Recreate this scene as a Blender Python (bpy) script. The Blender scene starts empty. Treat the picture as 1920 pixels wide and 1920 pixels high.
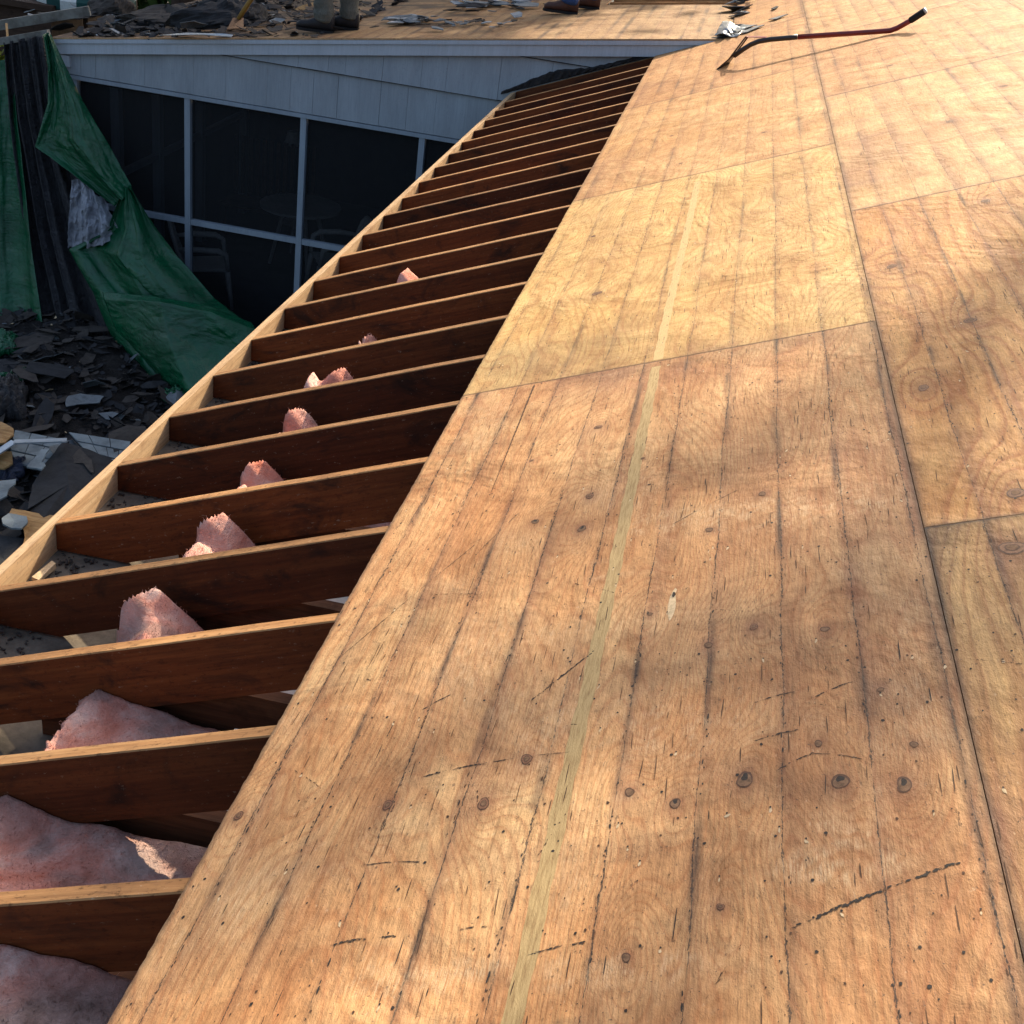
import bpy, bmesh, math, random
import numpy as np
from mathutils import Vector, Matrix
random.seed(7)
SC = bpy.context.scene
COL = SC.collection
TH = math.radians(22); c_, s_ = math.cos(TH), math.sin(TH)
SP = 0.4064                                   # rafter spacing
# ------------------------------------------------------------------ camera
F_PX = 2336.1                                 # focal length in px of a 1920 px frame
CAM = np.array([0.5857, -1.3974, 1.5509])
RW = np.array([[0.9761531238, 0.1793113171, 0.1226255704] if False else [0.9761531238214112, 0.17913137171474947, 0.12262557042188554],
               [0.19317813692640204, -0.4591024036308107, -0.8671258215472865],
               [-0.0990317437357576, 0.8701361586832284, -0.4827585101110603]])
cd = bpy.data.cameras.new('camera'); cam = bpy.data.objects.new('camera', cd); COL.objects.link(cam)
cd.sensor_width = 36; cd.sensor_fit = 'HORIZONTAL'; cd.lens = 36 * F_PX / 1920
cd.clip_start = 0.05; cd.clip_end = 500
R = RW.copy(); R[1] *= -1; R[2] *= -1
m = Matrix.Identity(4)
for i in range(3):
    for j in range(3): m[j][i] = R[i][j]
m.translation = Vector(CAM); cam.matrix_world = m
SC.camera = cam
# ------------------------------------------------------------------ light
SUN = Vector((0.32, 1.0, 0.66)).normalized()
el = math.asin(SUN.z); az = math.atan2(SUN.x, SUN.y)
w = bpy.data.worlds.new('World'); SC.world = w; w.use_nodes = True
nt = w.node_tree; bg = nt.nodes['Background']
sky = nt.nodes.new('ShaderNodeTexSky'); sky.sky_type = 'NISHITA'; sky.sun_disc = False
sky.sun_elevation = el; sky.sun_rotation = az; sky.air_density = 1.0; sky.dust_density = 5.0; sky.ozone_density = 0.4
nt.links.new(sky.outputs[0], bg.inputs[0]); bg.inputs[1].default_value = 0.13
sl = bpy.data.lights.new('sun', 'SUN'); sl.energy = 3.9; sl.angle = math.radians(0.6); sl.color = (1, 0.84, 0.62)
so = bpy.data.objects.new('sun', sl); COL.objects.link(so)
so.rotation_euler = (-SUN).to_track_quat('-Z', 'Y').to_euler()
SC.view_settings.view_transform = 'Standard'; SC.view_settings.look = 'None'
SC.view_settings.exposure = 1.15; SC.view_settings.gamma = 1

# ------------------------------------------------------------------ geometry helpers
def W(u, v, h=0.0):                            # roof frame (along eave, up the slope, above rafters) -> world
    return (v * c_ - h * s_, u, v * s_ + h * c_)
def ray(x, y):
    return RW.T @ np.array([(x - 960) / F_PX, (y - 960) / F_PX, 1.0])
def onY(x, y, Y):
    d = ray(x, y); return tuple(CAM + d * (Y - CAM[1]) / d[1])
def onZ(x, y, Z):
    d = ray(x, y); return tuple(CAM + d * (Z - CAM[2]) / d[2])
def onRoof(x, y, h=0.0):
    n = np.array([-s_, 0, c_]); d = ray(x, y); t = (h - n @ CAM) / (n @ d); X = CAM + d * t
    return float(X[1]), float(X[0] * c_ + X[2] * s_)
FK, FM = 0.147, 0.146                          # far roof plane z = FK + FM x
def fz(x): return FK + FM * x
def onFar(x, y, up=0.0):
    n = np.array([-FM, 0, 1]); d = ray(x, y); t = (FK + up - n @ CAM) / (n @ d); return tuple(CAM + d * t)

def mesh(name, V, Fc, mats=(), mi=None, smooth=False):
    me = bpy.data.meshes.new(name); me.from_pydata([tuple(map(float, v)) for v in V], [], [tuple(map(int, f)) for f in Fc])
    for mt in (mats if isinstance(mats, (list, tuple)) else [mats]): me.materials.append(mt)
    if mi is not None: me.polygons.foreach_set('material_index', [int(i) for i in mi])
    if smooth: me.polygons.foreach_set('use_smooth', [True] * len(me.polygons))
    me.update(); return me
def link(name, me, parent=None):
    o = bpy.data.objects.new(name, me); COL.objects.link(o)
    if parent is not None:
        o.parent = parent; o.matrix_parent_inverse = parent.matrix_basis.inverted()
    return o
def obj(name, V, Fc, mats, parent=None, mi=None, smooth=False):
    return link(name, mesh(name, V, Fc, mats, mi, smooth), parent)
def tag(o, label=None, cat=None, group=None, kind=None):
    if label: o['label'] = label
    if cat: o['category'] = cat
    if group: o['group'] = group
    if kind: o['kind'] = kind
    return o
def empty(name, loc, label, cat, group=None):
    o = bpy.data.objects.new(name, None); COL.objects.link(o); o.location = loc
    return tag(o, label, cat, group)
class MB:
    def __init__(s): s.V = []; s.F = []; s.M = []
    def add(s, V, Fc, m=0):
        b = len(s.V); s.V += [tuple(v) for v in V]; s.F += [tuple(i + b for i in f) for f in Fc]; s.M += [m] * len(Fc)
    def hexa(s, P, m=0):                       # 8 points: bottom 4, top 4
        s.add(P, [(3, 2, 1, 0), (4, 5, 6, 7), (0, 1, 5, 4), (1, 2, 6, 5), (2, 3, 7, 6), (3, 0, 4, 7)], m)
    def box(s, x0, x1, y0, y1, z0, z1, m=0):
        s.hexa([(x0, y0, z0), (x1, y0, z0), (x1, y1, z0), (x0, y1, z0), (x0, y0, z1), (x1, y0, z1), (x1, y1, z1), (x0, y1, z1)], m)
    def prism(s, poly, a, b, fn, m=0):         # poly of 2D points, extruded from a to b, fn(p, t) -> xyz
        n = len(poly); V = [fn(p, a) for p in poly] + [fn(p, b) for p in poly]
        s.add(V, [tuple(range(n))[::-1], tuple(range(n, 2 * n))] + [(i, (i + 1) % n, n + (i + 1) % n, n + i) for i in range(n)], m)
    def tube(s, pts, rad, n=8, m=0, flat=1.0):
        pts = [Vector(p) for p in pts]; V = []; 
        if not isinstance(rad, (list, tuple)): rad = [rad] * len(pts)
        up = Vector((0, 0, 1))
        for i, p in enumerate(pts):
            t = (pts[min(i + 1, len(pts) - 1)] - pts[max(i - 1, 0)]).normalized()
            a = t.cross(up); a = a.normalized() if a.length > 1e-3 else Vector((1, 0, 0)); b = t.cross(a).normalized()
            for k in range(n):
                q = 2 * math.pi * k / n; V.append(p + a * math.cos(q) * rad[i] + b * math.sin(q) * rad[i] * flat)
        Fc = [(i * n + k, i * n + (k + 1) % n, (i + 1) * n + (k + 1) % n, (i + 1) * n + k) for i in range(len(pts) - 1) for k in range(n)]
        Fc += [tuple(range(n))[::-1], tuple(range((len(pts) - 1) * n, len(pts) * n))]
        s.add(V, Fc, m)
    def build(s, name, mats, parent=None, smooth=False):
        return obj(name, s.V, s.F, mats, parent, s.M, smooth)
def vnoise(x, y, seed=0):                      # vectorised value noise, 0..1
    t = np.random.RandomState(seed).rand(256, 256)
    xi = np.floor(x).astype(int); yi = np.floor(y).astype(int); fx = x - xi; fy = y - yi
    fx = fx * fx * (3 - 2 * fx); fy = fy * fy * (3 - 2 * fy)
    a = t[xi % 256, yi % 256]; b = t[(xi + 1) % 256, yi % 256]; c = t[xi % 256, (yi + 1) % 256]; d = t[(xi + 1) % 256, (yi + 1) % 256]
    return (a * (1 - fx) + b * fx) * (1 - fy) + (c * (1 - fx) + d * fx) * fy
def fbm(x, y, seed=0, octv=4):
    r = 0; a = 0.5
    for k in range(octv): r = r + a * vnoise(x * 2 ** k, y * 2 ** k, seed + k); a *= 0.5
    return r / (1 - 0.5 ** octv)

# ------------------------------------------------------------------ materials
class NB:
    def __init__(s, name, rough=0.8, col=(0.5, 0.5, 0.5), metal=0.0, spec=0.3):
        s.m = bpy.data.materials.new(name); s.m.use_nodes = True; s.t = s.m.node_tree; s.p = s.t.nodes['Principled BSDF']
        s.p.inputs['Roughness'].default_value = rough; s.p.inputs['Metallic'].default_value = metal
        s.p.inputs['Specular IOR Level'].default_value = spec
        s.p.inputs['Base Color'].default_value = (*col, 1); s.m.diffuse_color = (*col, 1)
    def n(s, ty, **kw):
        nd = s.t.nodes.new(ty)
        for k, v in kw.items(): setattr(nd, k, v)
        return nd
    def l(s, a, b): s.t.links.new(a, b)
    def coord(s, scale=(1, 1, 1), kind='Object', loc=(0, 0, 0)):
        tc = s.n('ShaderNodeTexCoord'); mp = s.n('ShaderNodeMapping'); mp.inputs['Scale'].default_value = scale; mp.inputs['Location'].default_value = loc
        s.l(tc.outputs[kind], mp.inputs[0]); return mp.outputs[0]
    def rcoord(s, scale):
        tc = s.n('ShaderNodeTexCoord'); oi = s.n('ShaderNodeObjectInfo'); ad = s.n('ShaderNodeVectorMath', operation='ADD')
        mu = s.math('MULTIPLY', oi.outputs['Random'], 37.0); s.l(tc.outputs['Object'], ad.inputs[0]); s.l(mu, ad.inputs[1])
        mp = s.n('ShaderNodeMapping'); mp.inputs['Scale'].default_value = scale; s.l(ad.outputs[0], mp.inputs[0]); return mp.outputs[0]
    def noise(s, vec, scale, detail=4, rough=0.6, dist=0.0):
        nd = s.n('ShaderNodeTexNoise'); nd.inputs['Scale'].default_value = scale; nd.inputs['Detail'].default_value = detail
        nd.inputs['Roughness'].default_value = rough; nd.inputs['Distortion'].default_value = dist; s.l(vec, nd.inputs['Vector']); return nd.outputs[0]
    def ramp(s, fac, stops, interp='LINEAR'):
        r = s.n('ShaderNodeValToRGB'); cr = r.color_ramp; cr.interpolation = interp
        while len(cr.elements) < len(stops): cr.elements.new(0.5)
        for e, (p, c) in zip(cr.elements, stops):
            e.position = p; e.color = (*c, 1) if isinstance(c, tuple) else (c, c, c, 1)
        s.l(fac, r.inputs[0]); return r.outputs[0]
    def mix(s, fac, a, b, mode='MIX'):
        nd = s.n('ShaderNodeMix', data_type='RGBA', blend_type=mode)
        for sock, v in ((nd.inputs[0], fac), (nd.inputs[6], a), (nd.inputs[7], b)):
            if isinstance(v, (int, float)): sock.default_value = v
            elif isinstance(v, tuple): sock.default_value = (*v, 1)
            else: s.l(v, sock)
        return nd.outputs[2]
    def math(s, op, a, b=0.0, c=None, clamp=False):
        nd = s.n('ShaderNodeMath', operation=op); nd.use_clamp = clamp
        for i, v in enumerate((a, b) + ((c,) if c is not None else ())):
            if isinstance(v, (int, float)): nd.inputs[i].default_value = v
            else: s.l(v, nd.inputs[i])
        return nd.outputs[0]
    def attr(s, name):
        a = s.n('ShaderNodeAttribute'); a.attribute_name = name; return a.outputs['Fac']
    def bump(s, h, st=0.3, dist=0.01, prev=None):
        b = s.n('ShaderNodeBump'); b.inputs['Strength'].default_value = st; b.inputs['Distance'].default_value = dist
        s.l(h, b.inputs['Height'])
        if prev: s.l(prev, b.inputs['Normal'])
        s.l(b.outputs[0], s.p.inputs['Normal']); return b.outputs[0]
    def base(s, c): s.l(c, s.p.inputs['Base Color']); return s

def simple(name, col, rough=0.7, var=0.25, scale=6.0, metal=0.0, spec=0.3, bump=0.2, bd=0.004, col2=None, stretch=(1, 1, 1), detail=5, kind='Object'):
    b = NB(name, rough, col, metal, spec); v = b.coord(stretch, kind)
    n1 = b.noise(v, scale, detail); n2 = b.noise(v, scale * 7, 4)
    c2 = col2 or tuple(x * (1 - var) for x in col)
    hi = tuple(min(1, x * (1 + var * 0.6)) for x in col)
    cc = b.ramp(n1, [(0.3, c2), (0.52, col), (0.75, hi)])
    cc = b.mix(0.35, cc, b.ramp(n2, [(0.3, 0.35), (0.7, 1.0)]), 'MULTIPLY')
    b.base(cc)
    if bump: b.bump(n2, bump, bd)
    return b.m

def wood(name, base, dark, light, along='X', rough=0.75, fine=1.0, stains=0.5, bumpd=0.002, stcol=None, vary=0.0, spots=0.0):
    b = NB(name, rough, base, 0, 0.2)
    st = {'X': (0.8, 14, 14), 'Y': (14, 0.8, 14), 'Z': (14, 14, 0.8)}[along]
    v = b.rcoord(st); n1 = b.noise(v, 2.0 * fine, 6, 0.65, 0.6); v2 = b.rcoord(tuple(q * 4 for q in st)); n2 = b.noise(v2, 2.5 * fine, 3)
    v3 = b.rcoord((1.2, 1.2, 2.2)); n3 = b.noise(v3, 2.6, 6, 0.65, 1.6)
    cc = b.ramp(n1, [(0.25, dark), (0.5, base), (0.75, light)])
    cc = b.mix(0.45, cc, b.ramp(n2, [(0.35, 0.45), (0.6, 1.0)]), 'MULTIPLY')
    sc = stcol or tuple(x * 0.35 for x in dark)
    cc = b.mix(b.math('MULTIPLY', b.ramp(n3, [(0.52, 0.0), (0.66, 1.0)]), stains), cc, sc)
    if vary:
        oi = b.n('ShaderNodeObjectInfo'); cc = b.mix(vary, cc, b.ramp(oi.outputs['Random'], [(0, (.55, .5, .5)), (.5, (1, 1, 1)), (1, (1.5, 1.35, 1.2))]), 'MULTIPLY')
    if spots:
        n5 = b.noise(b.rcoord((30, 60, 60)), 1.5, 5, .75); cc = b.mix(b.math('MULTIPLY', b.ramp(n5, [(.56, 0.0), (.64, 1.0)]), spots), cc, tuple(x * .3 for x in dark)); cc = b.mix(b.math('MULTIPLY', b.ramp(n5, [(.30, 1.0), (.37, 0.0)]), spots * .6), cc, (.6, .5, .36))
    b.base(cc); b.bump(n2, 0.4, bumpd); return b.m

# plywood sheathing: the growth-ring field 'g' and stain fields are stored on the mesh, the shader turns them into colours
def plywood(name, base, dark, pale, ring=0.35, ringw=1.0, purple=0.5, dirt=0.5, seed=0.0, streak=0.5, weather=0.5):
    b = NB(name, 0.72, base, 0, 0.22)
    off = (seed * 3.7, seed * 5.1, seed)
    g = b.attr('g'); fr = b.math('FRACT', b.math('MULTIPLY', g, ringw))
    rg = b.ramp(fr, [(0.0, 0.15), (0.55, 0.0), (0.86, 1.0), (0.93, 0.9), (1.0, 0.15)])
    vl = b.coord((1, 1, 1), loc=off)
    big = b.noise(vl, 2.2, 4, 0.55, 0.6); med = b.noise(b.coord((5, 1.6, 1), loc=off), 2.6, 5, 0.62, 0.8)
    st1 = b.noise(b.coord((52, 3.2, 1), loc=off), 2.5, 6, 0.74, 0.0)       # fibres run along y (the eave)
    st2 = b.noise(b.coord((190, 12, 1), loc=off), 2.2, 4, 0.75)
    chk = b.noise(b.coord((130, 5.0, 1), loc=(off[1], off[0], 0)), 2.0, 4, 0.75)
    pit = b.noise(b.coord((1, 0.45, 1), loc=off), 95, 3, 0.7)
    cc = b.mix(b.ramp(big, [(0.36, 0.0), (0.64, 1.0)]), base, pale)
    cc = b.mix(b.math('MULTIPLY', b.ramp(med, [(0.42, 0.0), (0.68, 1.0)]), 0.55), cc, dark)
    cc = b.mix(b.math('MULTIPLY', rg, ring), cc, tuple(x * y for x, y in zip(dark, (0.85, 0.62, 0.5))))
    cc = b.mix(streak, cc, b.ramp(st1, [(0.3, 0.42), (0.5, 0.98), (0.7, 1.25)]), 'MULTIPLY')
    cc = b.mix(streak * 0.7, cc, b.ramp(st2, [(0.3, 0.4), (0.55, 1.0), (0.75, 1.3)]), 'MULTIPLY')
    cc = b.mix(b.math('MULTIPLY', b.attr('purple'), purple), cc, (0.19, 0.085, 0.052))
    # 5-inch shingle courses left stained bands and broken tar lines along the eave direction
    tc = b.n('ShaderNodeTexCoord'); sx = b.n('ShaderNodeSeparateXYZ'); b.l(tc.outputs['Object'], sx.inputs[0])
    wn = b.noise(b.coord((1.5, .9, 1), loc=off), 2.0, 3); wn2 = b.noise(b.coord((30, 22, 1), loc=off), 2.0, 3)
    xx = b.math('ADD', sx.outputs[0], b.math('ADD', b.math('MULTIPLY', b.math('SUBTRACT', wn, .5), .022), b.math('MULTIPLY', b.math('SUBTRACT', wn2, .5), .006)))
    q = b.math('DIVIDE', b.math('SUBTRACT', xx, .055), .1272); fl = b.math('FLOOR', q); fq = b.math('SUBTRACT', q, fl)
    w1 = b.n('ShaderNodeTexWhiteNoise', noise_dimensions='2D'); cx = b.n('ShaderNodeCombineXYZ'); b.l(fl, cx.inputs[0]); cx.inputs[1].default_value = seed * 1.37; b.l(cx.outputs[0], w1.inputs['Vector'])
    band = b.noise(b.coord((8, 1.1, 1), loc=(off[1], off[0], 3)), 1.6, 4, .6)
    cc = b.mix(b.math('MULTIPLY', w1.outputs[0], .55), cc, b.ramp(band, [(.35, (.70, .55, .47)), (.65, (1.0, 1.0, 1.0))]), 'MULTIPLY')
    grad = b.ramp(fq, [(0.0, 1.0), (.10, .55), (.34, .0), (.86, .0), (1.0, .5)])
    cc = b.mix(b.math('MULTIPLY', b.math('MULTIPLY', grad, b.ramp(band, [(.40, 0.0), (.62, 1.0)])), .62 * purple), cc, (0.20, 0.085, 0.05))
    dl = b.math('MINIMUM', fq, b.math('SUBTRACT', 1.0, fq))
    tick = b.noise(b.coord((420, 85, 1), loc=off), 1.0, 4, .75); pres = b.noise(b.coord((9, 3.0, 1), loc=(off[1], off[2], 1)), 2.0, 4, .7)
    wid = b.math('MULTIPLY', b.ramp(pres, [(.36, 0.0), (.60, 1.0)]), .030)
    line = b.math('MULTIPLY', b.math('LESS_THAN', dl, b.math('MULTIPLY', wid, b.ramp(tick, [(.42, 0.0), (.66, 1.0)]))), 1.0)
    soft = b.math('MULTIPLY', b.ramp(b.math('DIVIDE', dl, .05), [(0.0, 1.0), (1.0, 0.0)]), b.ramp(pres, [(.42, 0.0), (.62, 1.0)]))
    cc = b.mix(b.math('MULTIPLY', soft, .16 * dirt), cc, (0.10, 0.055, 0.035))
    cc = b.mix(b.math('MULTIPLY', line, .9 * dirt), cc, (0.035, 0.026, 0.022))
    # broad uneven weathering and short ticks of dirt
    bl = b.noise(b.coord((1.4, .8, 1), loc=(off[2], off[1], 5)), 3.4, 6, .68, 1.2)
    cc = b.mix(.55, cc, b.ramp(bl, [(.34, (.68, .55, .46)), (.5, (1, .98, .96)), (.66, (1.2, 1.18, 1.12))]), 'MULTIPLY')
    bl2 = b.noise(b.coord((4, 2.2, 1), loc=(off[1], off[2], 4)), 3.0, 7, .75, .8)
    cc = b.mix(.40, cc, b.ramp(bl2, [(.36, (.68, .56, .46)), (.5, (1, 1, 1)), (.64, (1.18, 1.18, 1.16))]), 'MULTIPLY')
    cc = b.mix(b.math('MULTIPLY', b.ramp(bl2, [(.56, 0.0), (.70, 1.0)]), .30 * weather), cc, (.58, .42, .24))
    tk = b.noise(b.coord((150, 36, 1), loc=(off[1], off[2], 9)), 1.0, 5, .8)
    tkm = b.math('MULTIPLY', b.ramp(tk, [(.575, 0.0), (.635, 1.0)]), b.ramp(bl, [(.4, .25), (.6, 1.0)]))
    cc = b.mix(b.math('MULTIPLY', tkm, .72 * dirt), cc, (0.075, 0.042, 0.027))
    tk2 = b.noise(b.coord((150, 190, 1), loc=(off[2], off[0], 2)), 1.0, 3, .6)
    cc = b.mix(b.math('MULTIPLY', b.ramp(tk2, [(.66, 0.0), (.69, 1.0)]), .8 * dirt), cc, (0.07, 0.045, 0.035))
    cc = b.mix(b.math('MULTIPLY', b.math('MULTIPLY', b.attr('scuff'), b.ramp(st2, [(.42, 0.05), (.6, 1.0)])), weather), cc, (0.55, 0.385, 0.22))
    cc = b.mix(b.math('MULTIPLY', b.attr('dirt'), dirt), cc, (0.045, 0.032, 0.026))
    ck = b.math('MULTIPLY', b.ramp(chk, [(0.60, 0.0), (0.67, 1.0)]), b.ramp(med, [(0.35, 1.0), (0.6, 0.25)]))
    cc = b.mix(b.math('MULTIPLY', ck, 0.62), cc, (0.07, 0.035, 0.02))
    cc = b.mix(b.math('MULTIPLY', b.ramp(pit, [(0.66, 0.0), (0.72, 1.0)]), 0.7), cc, (0.08, 0.045, 0.03))
    cc = b.mix(b.math('MULTIPLY', b.ramp(pit, [(0.28, 1.0), (0.34, 0.0)]), 0.35), cc, (0.62, 0.45, 0.28))
    b.base(cc)
    n = b.bump(big, 0.5, 0.05)
    n = b.bump(rg, -0.25, 0.0015, n); n = b.bump(bl2, .4, .006, n)
    n = b.bump(st1, 0.25, 0.0018, n); n = b.bump(st2, 0.15, 0.0008, n); n = b.bump(ck, -0.8, 0.003, n); n = b.bump(tkm, -.8, .002, n); b.bump(pit, 0.7, 0.0025, n)
    return b.m

M = {}
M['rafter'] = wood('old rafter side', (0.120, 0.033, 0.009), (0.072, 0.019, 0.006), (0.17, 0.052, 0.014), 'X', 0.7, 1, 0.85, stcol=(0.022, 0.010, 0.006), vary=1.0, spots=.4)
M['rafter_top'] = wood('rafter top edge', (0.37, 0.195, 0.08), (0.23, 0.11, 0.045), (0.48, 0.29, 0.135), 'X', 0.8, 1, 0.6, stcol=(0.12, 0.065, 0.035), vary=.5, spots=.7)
M['fascia'] = wood('new fascia lumber', (0.56, 0.37, 0.20), (0.40, 0.24, 0.12), (0.62, 0.45, 0.27), 'Y', 0.7, 1.0, 0.5, stcol=(0.26, 0.14, 0.07), spots=.4)
M['soffit'] = simple('dusty soffit board', (0.17, 0.14, 0.105), 0.95, 0.5, 9, bump=0.5)
M['joist'] = wood('old ceiling joist', (0.12, 0.048, 0.022), (0.06, 0.025, 0.012), (0.16, 0.07, 0.03), 'X', 0.8, 1, 0.5)
M['edge'] = wood('plywood edge', (0.50, 0.31, 0.16), (0.30, 0.17, 0.08), (0.6, 0.42, 0.24), 'Y', 0.8, 2, 0.3)
M['mark'] = simple('old tar and nail rust', (0.030, 0.024, 0.021), 0.8, 0.5, 200, bump=0.1)
M['mark2'] = simple('brown split wood', (0.085, 0.040, 0.020), 0.8, 0.5, 120, bump=0.1)
M['pale'] = simple('fresh splinter', (0.66, 0.50, 0.30), 0.8, 0.3, 120, bump=0.3)
M['pink'] = None
# wall siding etc.
def paint(name, col, rough=0.6, var=0.2):
    b = NB(name, rough, col, 0, 0.25)
    n1 = b.noise(b.coord((3, 3, 0.7)), 1.6, 5); n2 = b.noise(b.coord((60, 60, 3)), 1.5, 4, 0.7); n3 = b.noise(b.coord(), 60, 3)
    cc = b.ramp(n1, [(0.3, tuple(x * (1 - var) for x in col)), (0.7, tuple(x * (1 + var * 0.5) for x in col))])
    cc = b.mix(0.4, cc, b.ramp(n2, [(0.3, 0.7), (0.6, 1.05)]), 'MULTIPLY')
    cc = b.mix(b.math('MULTIPLY', b.ramp(n3, [(0.62, 0.0), (0.7, 1.0)]), 0.35), cc, tuple(x * 0.5 for x in col))
    b.base(cc); b.bump(n2, 0.35, 0.002); return b.m
M['siding'] = paint('blue grey painted shingle', (0.29, 0.33, 0.365))
M['trim'] = paint('pale blue grey trim paint', (0.43, 0.48, 0.53), 0.5, 0.12)
M['post'] = paint('grey painted post', (0.26, 0.31, 0.36), 0.5, 0.15)
M['black'] = simple('butt shadow black', (0.008, 0.008, 0.009), 0.9, 0.3, 10, bump=0)
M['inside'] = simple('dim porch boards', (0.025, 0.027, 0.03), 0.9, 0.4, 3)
M['felt'] = simple('black roofing felt', (0.022, 0.021, 0.022), 0.9, 0.4, 30, bump=0.5, col2=(0.05, 0.04, 0.035))
M['asph'] = simple('asphalt shingle dark', (0.028, 0.029, 0.032), 0.92, 0.4, 14, bump=0.8, bd=0.003)
M['asph2'] = simple('asphalt shingle brown', (0.058, 0.050, 0.044), 0.92, 0.4, 12, bump=0.8, bd=0.003)
M['slate'] = simple('slate grey shingle', (0.17, 0.195, 0.21), 0.8, 0.35, 16, bump=0.6)
M['slate2'] = simple('light grey shingle back', (0.33, 0.35, 0.36), 0.8, 0.35, 12, bump=0.6)
M['plyscrap'] = wood('torn plywood scrap', (0.40, 0.24, 0.10), (0.25, 0.13, 0.05), (0.5, 0.33, 0.17), 'X', 0.8, 1, 0.4)
M['alu'] = simple('white coated aluminium', (0.45, 0.50, 0.54), 0.35, 0.15, 5, metal=0.3, bump=0.3)
M['white'] = simple('white plastic', (0.62, 0.64, 0.64), 0.45, 0.1, 5, bump=0)
M['plank'] = simple('weathered grey plank', (0.20, 0.20, 0.18), 0.9, 0.5, 5, col2=(0.07, 0.06, 0.05))
M['brownwood'] = wood('dark brown boards', (0.055, 0.032, 0.022), (0.03, 0.018, 0.012), (0.08, 0.05, 0.03), 'X')

def tarp_mat(name, col, rough, cr=3.0, sp=0.5, weave=True, b1=0.7):
    b = NB(name, rough, col, 0, sp)
    v = b.coord()
    n1 = b.noise(v, 2.0, 6, 0.62, 0.8); n2 = b.noise(b.coord((1, 1, 2.4)), cr * 3, 6, 0.7, 1.6); n3 = b.noise(v, 26, 5, 0.7, 1.0)
    cc = b.ramp(n1, [(0.3, tuple(x * 0.7 for x in col)), (0.7, tuple(x * 1.25 for x in col))])
    cc = b.mix(0.12, cc, b.ramp(n3, [(0.35, 0.55), (0.65, 1.2)]), 'MULTIPLY')
    b.base(cc); wv = b.n('ShaderNodeTexVoronoi', feature='DISTANCE_TO_EDGE'); wv.inputs['Scale'].default_value = cr * 3.2; wv.inputs['Randomness'].default_value = 1; dn = b.n('ShaderNodeMixRGB'); dn.inputs[0].default_value = .35; b.l(b.coord((1, 1, 1.8)), dn.inputs[1]); nc_ = b.n('ShaderNodeTexNoise'); nc_.inputs['Scale'].default_value = 5; b.l(v, nc_.inputs[0]); b.l(nc_.outputs[1], dn.inputs[2]); b.l(dn.outputs[0], wv.inputs['Vector'])
    n = b.bump(n2, b1, 0.04); b.bump(n3, 0.3, 0.004, n)
    return b.m
M['green'] = tarp_mat('green polyethylene tarp', (0.0005, 0.078, 0.030), 0.27, 1.0, .5, b1=.6)
M['silver'] = tarp_mat('black polyethylene sheet', (0.014, 0.015, 0.020), 0.30, 3.5, 0.7, b1=1.0)
M['shiny'] = tarp_mat('silver faced sheet', (0.52, 0.55, 0.63), 0.20, 7.0, 1.0, b1=1.0)
M['bluetarp'] = tarp_mat('dark blue plastic', (0.035, 0.045, 0.085), 0.35, 6.0, 0.6)

def pinkmat():
    b = NB('pink glass wool', 1.0, (0.62, 0.27, 0.22), 0, 0.05)
    v = b.coord(); n1 = b.noise(v, 7, 6, 0.7, 0.7); n2 = b.noise(v, 70, 5, 0.75, 1.2); n3 = b.noise(b.coord((1, 1, 3)), 22, 5, 0.7)
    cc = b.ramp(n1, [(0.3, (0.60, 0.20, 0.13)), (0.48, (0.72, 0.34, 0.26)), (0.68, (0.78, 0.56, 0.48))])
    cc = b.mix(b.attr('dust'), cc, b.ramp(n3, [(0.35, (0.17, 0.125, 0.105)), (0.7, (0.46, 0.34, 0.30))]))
    cc = b.mix(0.3, cc, b.ramp(n2, [(0.3, 0.6), (0.6, 1.1)]), 'MULTIPLY')
    b.base(cc); n4 = b.noise(v, 190, 4, 0.8, .5); n = b.bump(n3, 0.45, 0.015); n = b.bump(n2, 0.6, 0.006, n); b.bump(n4, 0.8, 0.004, n)
    b.p.inputs['Subsurface Weight'].default_value = 0.0
    return b.m
M['pink'] = pinkmat()

# ------------------------------------------------------------------ ground
def gz(x, y):                                  # heaps of torn roofing lie along the foot of the walls
    x = np.asarray(x, float); y = np.asarray(y, float)
    h = 0.30 * fbm(x * 0.9 + 3, y * 0.9 + 9, 11) + 0.16 * fbm(x * 3.1, y * 3.1, 15) + .10 * np.floor(fbm(x * 5, y * 5, 18) * 6) / 6
    mask = np.clip((x + 9) / 1.5, 0, 1) * np.clip((-0.7 - x) / 0.5, 0, 1) * np.clip((y - 2) / 1.5, 0, 1) * np.clip((9.6 - y) / 0.3, 0, 1)
    return -3.38 + h * mask
def grid_obj(name, x0, x1, y0, y1, nx, ny, zf, mat, parent=None, smooth=True):
    xs = np.linspace(x0, x1, nx); ys = np.linspace(y0, y1, ny); X, Y = np.meshgrid(xs, ys); Z = zf(X, Y)
    V = np.stack([X.ravel(), Y.ravel(), np.asarray(Z).ravel()], 1)
    Fc = [(j * nx + i, j * nx + i + 1, (j + 1) * nx + i + 1, (j + 1) * nx + i) for j in range(ny - 1) for i in range(nx - 1)]
    return obj(name, V, Fc, mat, parent, smooth=smooth)
M['earth'] = simple('dark trodden earth', (0.045, 0.038, 0.030), 0.95, 0.5, 3, bump=0.8, bd=0.02)
M['debris'] = simple('crushed shingle litter', (0.026, 0.022, 0.020), 0.95, 0.7, 9, bump=1.0, bd=0.05, col2=(0.010, 0.009, 0.009))
tag(obj('ground', [(-120, -60, -3.45), (120, -60, -3.45), (120, 180, -3.45), (-120, 180, -3.45)], [(0, 1, 2, 3)], M['earth']), kind='structure')
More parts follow.
